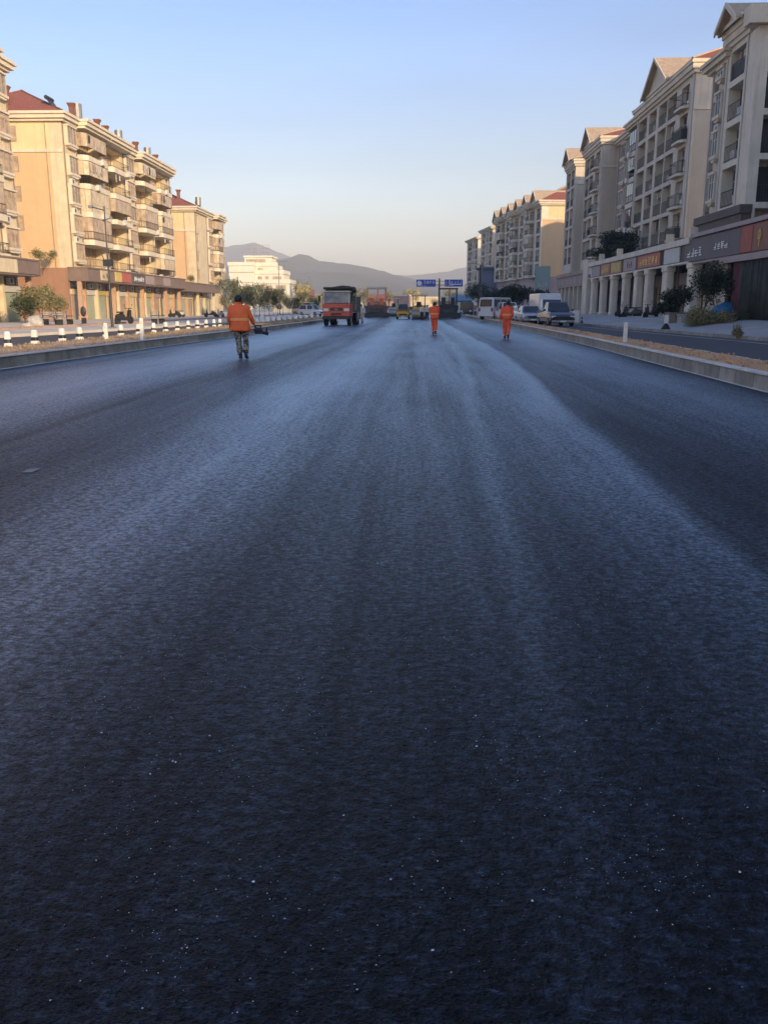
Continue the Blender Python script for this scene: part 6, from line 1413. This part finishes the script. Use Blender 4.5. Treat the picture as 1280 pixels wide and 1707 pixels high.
# white folded boards / skips on the right pavement
for i, (px, py, w_, lab, mm) in enumerate([(947, 538, 1.6, 'white rectangular board resting on the right pavement edge', 'car_white'), (931, 535, .8, 'narrow reddish grey crate between the pickup and the white board', 'sign_pink')]):
    p = U(px, py, Z=.3); t = thing('hoarding', lab, 'hoarding', (p.x, p.y, .27), R(-8)); h = .95
    MB().box(-w_ / 2, w_ / 2, -.04, .04, .06, h).build('panel', mm, t); m = MB()
    for x in (-w_ / 2, w_ / 2): m.box(x - .04, x + .04, -.3, .3, 0, .05); m.box(x - .03, x + .03, -.05, .05, .051, h + .03)
    m.build('frame', 'steel', t)
p = U(969, 538, Z=.28); t = thing('road_cone', 'small black weighted stand right of the white board', 'stand', (p.x, p.y, .27)); MB().loft([(0, 0, 0, .14, .14), (0, 0, .05, .14, .14), (0, 0, .08, .08, .08), (0, 0, .45, .05, .05)], 10).build('cone', 'black_paint', t); MB().loft([(0, 0, .2, .075, .075), (0, 0, .28, .068, .068)], 10).build('band', 'white_plastic', t)
tree('street_tree', 'dark roadside tree above the parked cars, below the long gabled block', (14.5, 128, .3), 4.6, 2.0, 431, 'leaf_dark', 3600, .2, .14, .28, (1.2, 1.2, .8))
tree('street_tree', 'dark tree behind the minibus on the right', (14.0, 150, .3), 4.6, 2.0, 432, 'leaf_dark', 3600, .22, .14, .28, (1.2, 1.2, .9))
tree('street_tree', 'dark tree left of the long gabled block by the utility pole', (13.0, 175, .3), 6.4, 2.6, 433, 'leaf_green', 3000, .22, .14, .28, (1.1, 1.1, 1))
tree('street_tree', 'low dark tree behind the white van', (15.5, 112, .3), 3.8, 1.8, 434, 'leaf_dark', 3600, .2, .14, .25, (1.3, 1.3, .7))

# dry grass tufts and clods on the soil strips
def tufts(name, fa, fb, m, n, seed, h):
    rnd = random.Random(seed); vs = []; fs = []
    for _ in range(n):
        y = 9 + 90 * rnd.random() ** 1.5; x = fa(y) + (fb(y) - fa(y)) * rnd.uniform(.08, .92)
        for k in range(rnd.randint(2, 5)):
            a = rnd.uniform(0, 6.28); d = Vector((math.cos(a), math.sin(a), 0)); b = Vector((x, y, .28)) + d * rnd.uniform(0, .06); w_ = .006 + .0004 * y; hh = h * rnd.uniform(.4, 1.2); e = Vector((-d.y, d.x, 0)) * w_
            i = len(vs); vs += [b - e, b + e, b + d * hh * .5 + Vector((0, 0, hh))]; fs.append((i, i + 1, i + 2))
    o = MB().add(vs, fs).build(name, m, recalc=False); tag(o, kind='stuff'); return o
o = tufts('dry_grass', lambda y: kl(y) - .2, lambda y: sl(y), 'dry_grass', 3600, 1, .10)
o = tufts('dry_grass', lambda y: kr(y) + .2, lambda y: sr(y), 'dry_grass', 900, 2, .05)
def clods(fa, fb, m, n, seed):
    rnd = random.Random(seed); mb = MB()
    for _ in range(n):
        y = 9 + 75 * rnd.random() ** 1.6; x = fa(y) + (fb(y) - fa(y)) * rnd.uniform(.1, .9); r = rnd.uniform(.008, .035)
        a = [Vector((rnd.gauss(0, 1), rnd.gauss(0, 1), rnd.gauss(0, 1))).normalized() * r * rnd.uniform(.7, 1.2) for _ in range(6)]
        c = Vector((x, y, .33)); o6 = [c + Vector((r, 0, 0)) + a[0] * .3, c + Vector((0, r, 0)) + a[1] * .3, c - Vector((r, 0, 0)) + a[2] * .3, c - Vector((0, r, 0)) + a[3] * .3, c + Vector((0, 0, r)) + a[4] * .3, c - Vector((0, 0, r))]
        mb.add(o6, [(0, 1, 4), (1, 2, 4), (2, 3, 4), (3, 0, 4), (1, 0, 5), (2, 1, 5), (3, 2, 5), (0, 3, 5)])
    o = mb.build('soil_clods', m); tag(o, kind='stuff')
clods(lambda y: kl(y) - .2, sl, 'soil_left', 900, 3); clods(lambda y: kr(y) + .2, sr, 'soil_right', 260, 4)
# stone chips lying on the fresh asphalt, scattered and in little spills
rnd = random.Random(44); mb = MB()
cent = [(rnd.uniform(-.42, .36), 1.7 + 4.5 * rnd.random() ** 1.4) for _ in range(26)] + [(.30, 2.0), (.34, 2.15), (.18, 2.5), (.30, 2.9), (-.75, 2.2), (-.6, 2.6), (.5, 2.05)]
for k in range(2300):
    if rnd.random() < .62:
        c0 = rnd.choice(cent); y = c0[1] + rnd.gauss(0, .16); x = c0[0] * c0[1] * (1 if abs(c0[0]) < .5 else .5) + rnd.gauss(0, .10)
    else: y = 1.6 + 8 * rnd.random() ** 1.6; x = rnd.uniform(-.5, .45) * y
    if y < 1.5: continue
    r = .0006 + .0018 * rnd.random() ** 2.5; r *= (1 + y * .06) * (1.9 if rnd.random() < .03 else 1); el = rnd.uniform(.35, 1); th = rnd.uniform(0, 3.14); c = Vector((x, y, r * .35 + .001)); q = []
    for a in (0, 1.3, 2.2, 3.3, 4.6):
        u_, v_ = r * rnd.uniform(.6, 1.35) * math.cos(a), el * r * rnd.uniform(.6, 1.35) * math.sin(a); q.append(c + Vector((u_ * math.cos(th) - v_ * math.sin(th), u_ * math.sin(th) + v_ * math.cos(th), rnd.uniform(-.2, .2) * r)))
    mb.add(q + [c + Vector((0, 0, r * .7)), c - Vector((0, 0, r * .6))], [(i, (i + 1) % 5, 5) for i in range(5)] + [((i + 1) % 5, i, 6) for i in range(5)])
mk('chip_stone', (0.70, 0.72, 0.76), 0.7, 0.2, 60)
tag(mb.build('stone_chips', 'chip_stone'), kind='stuff')

# ------------------------------------------------------------------ haze
HAZE = 0.00042
mh = bpy.data.materials.new('haze'); mh.use_nodes = True; t = mh.node_tree; t.nodes.clear()
oo = t.nodes.new('ShaderNodeOutputMaterial'); pv = t.nodes.new('ShaderNodeVolumePrincipled'); pv.inputs['Density'].default_value = HAZE; pv.inputs['Color'].default_value = (0.94, 0.97, 0.95, 1)
pv.inputs['Anisotropy'].default_value = 0.0
t.links.new(pv.outputs[0], oo.inputs['Volume'])
hz = MB().box(-3100, 3100, -500, 4800, -3, 262).build('haze', mh); tag(hz, kind='stuff')
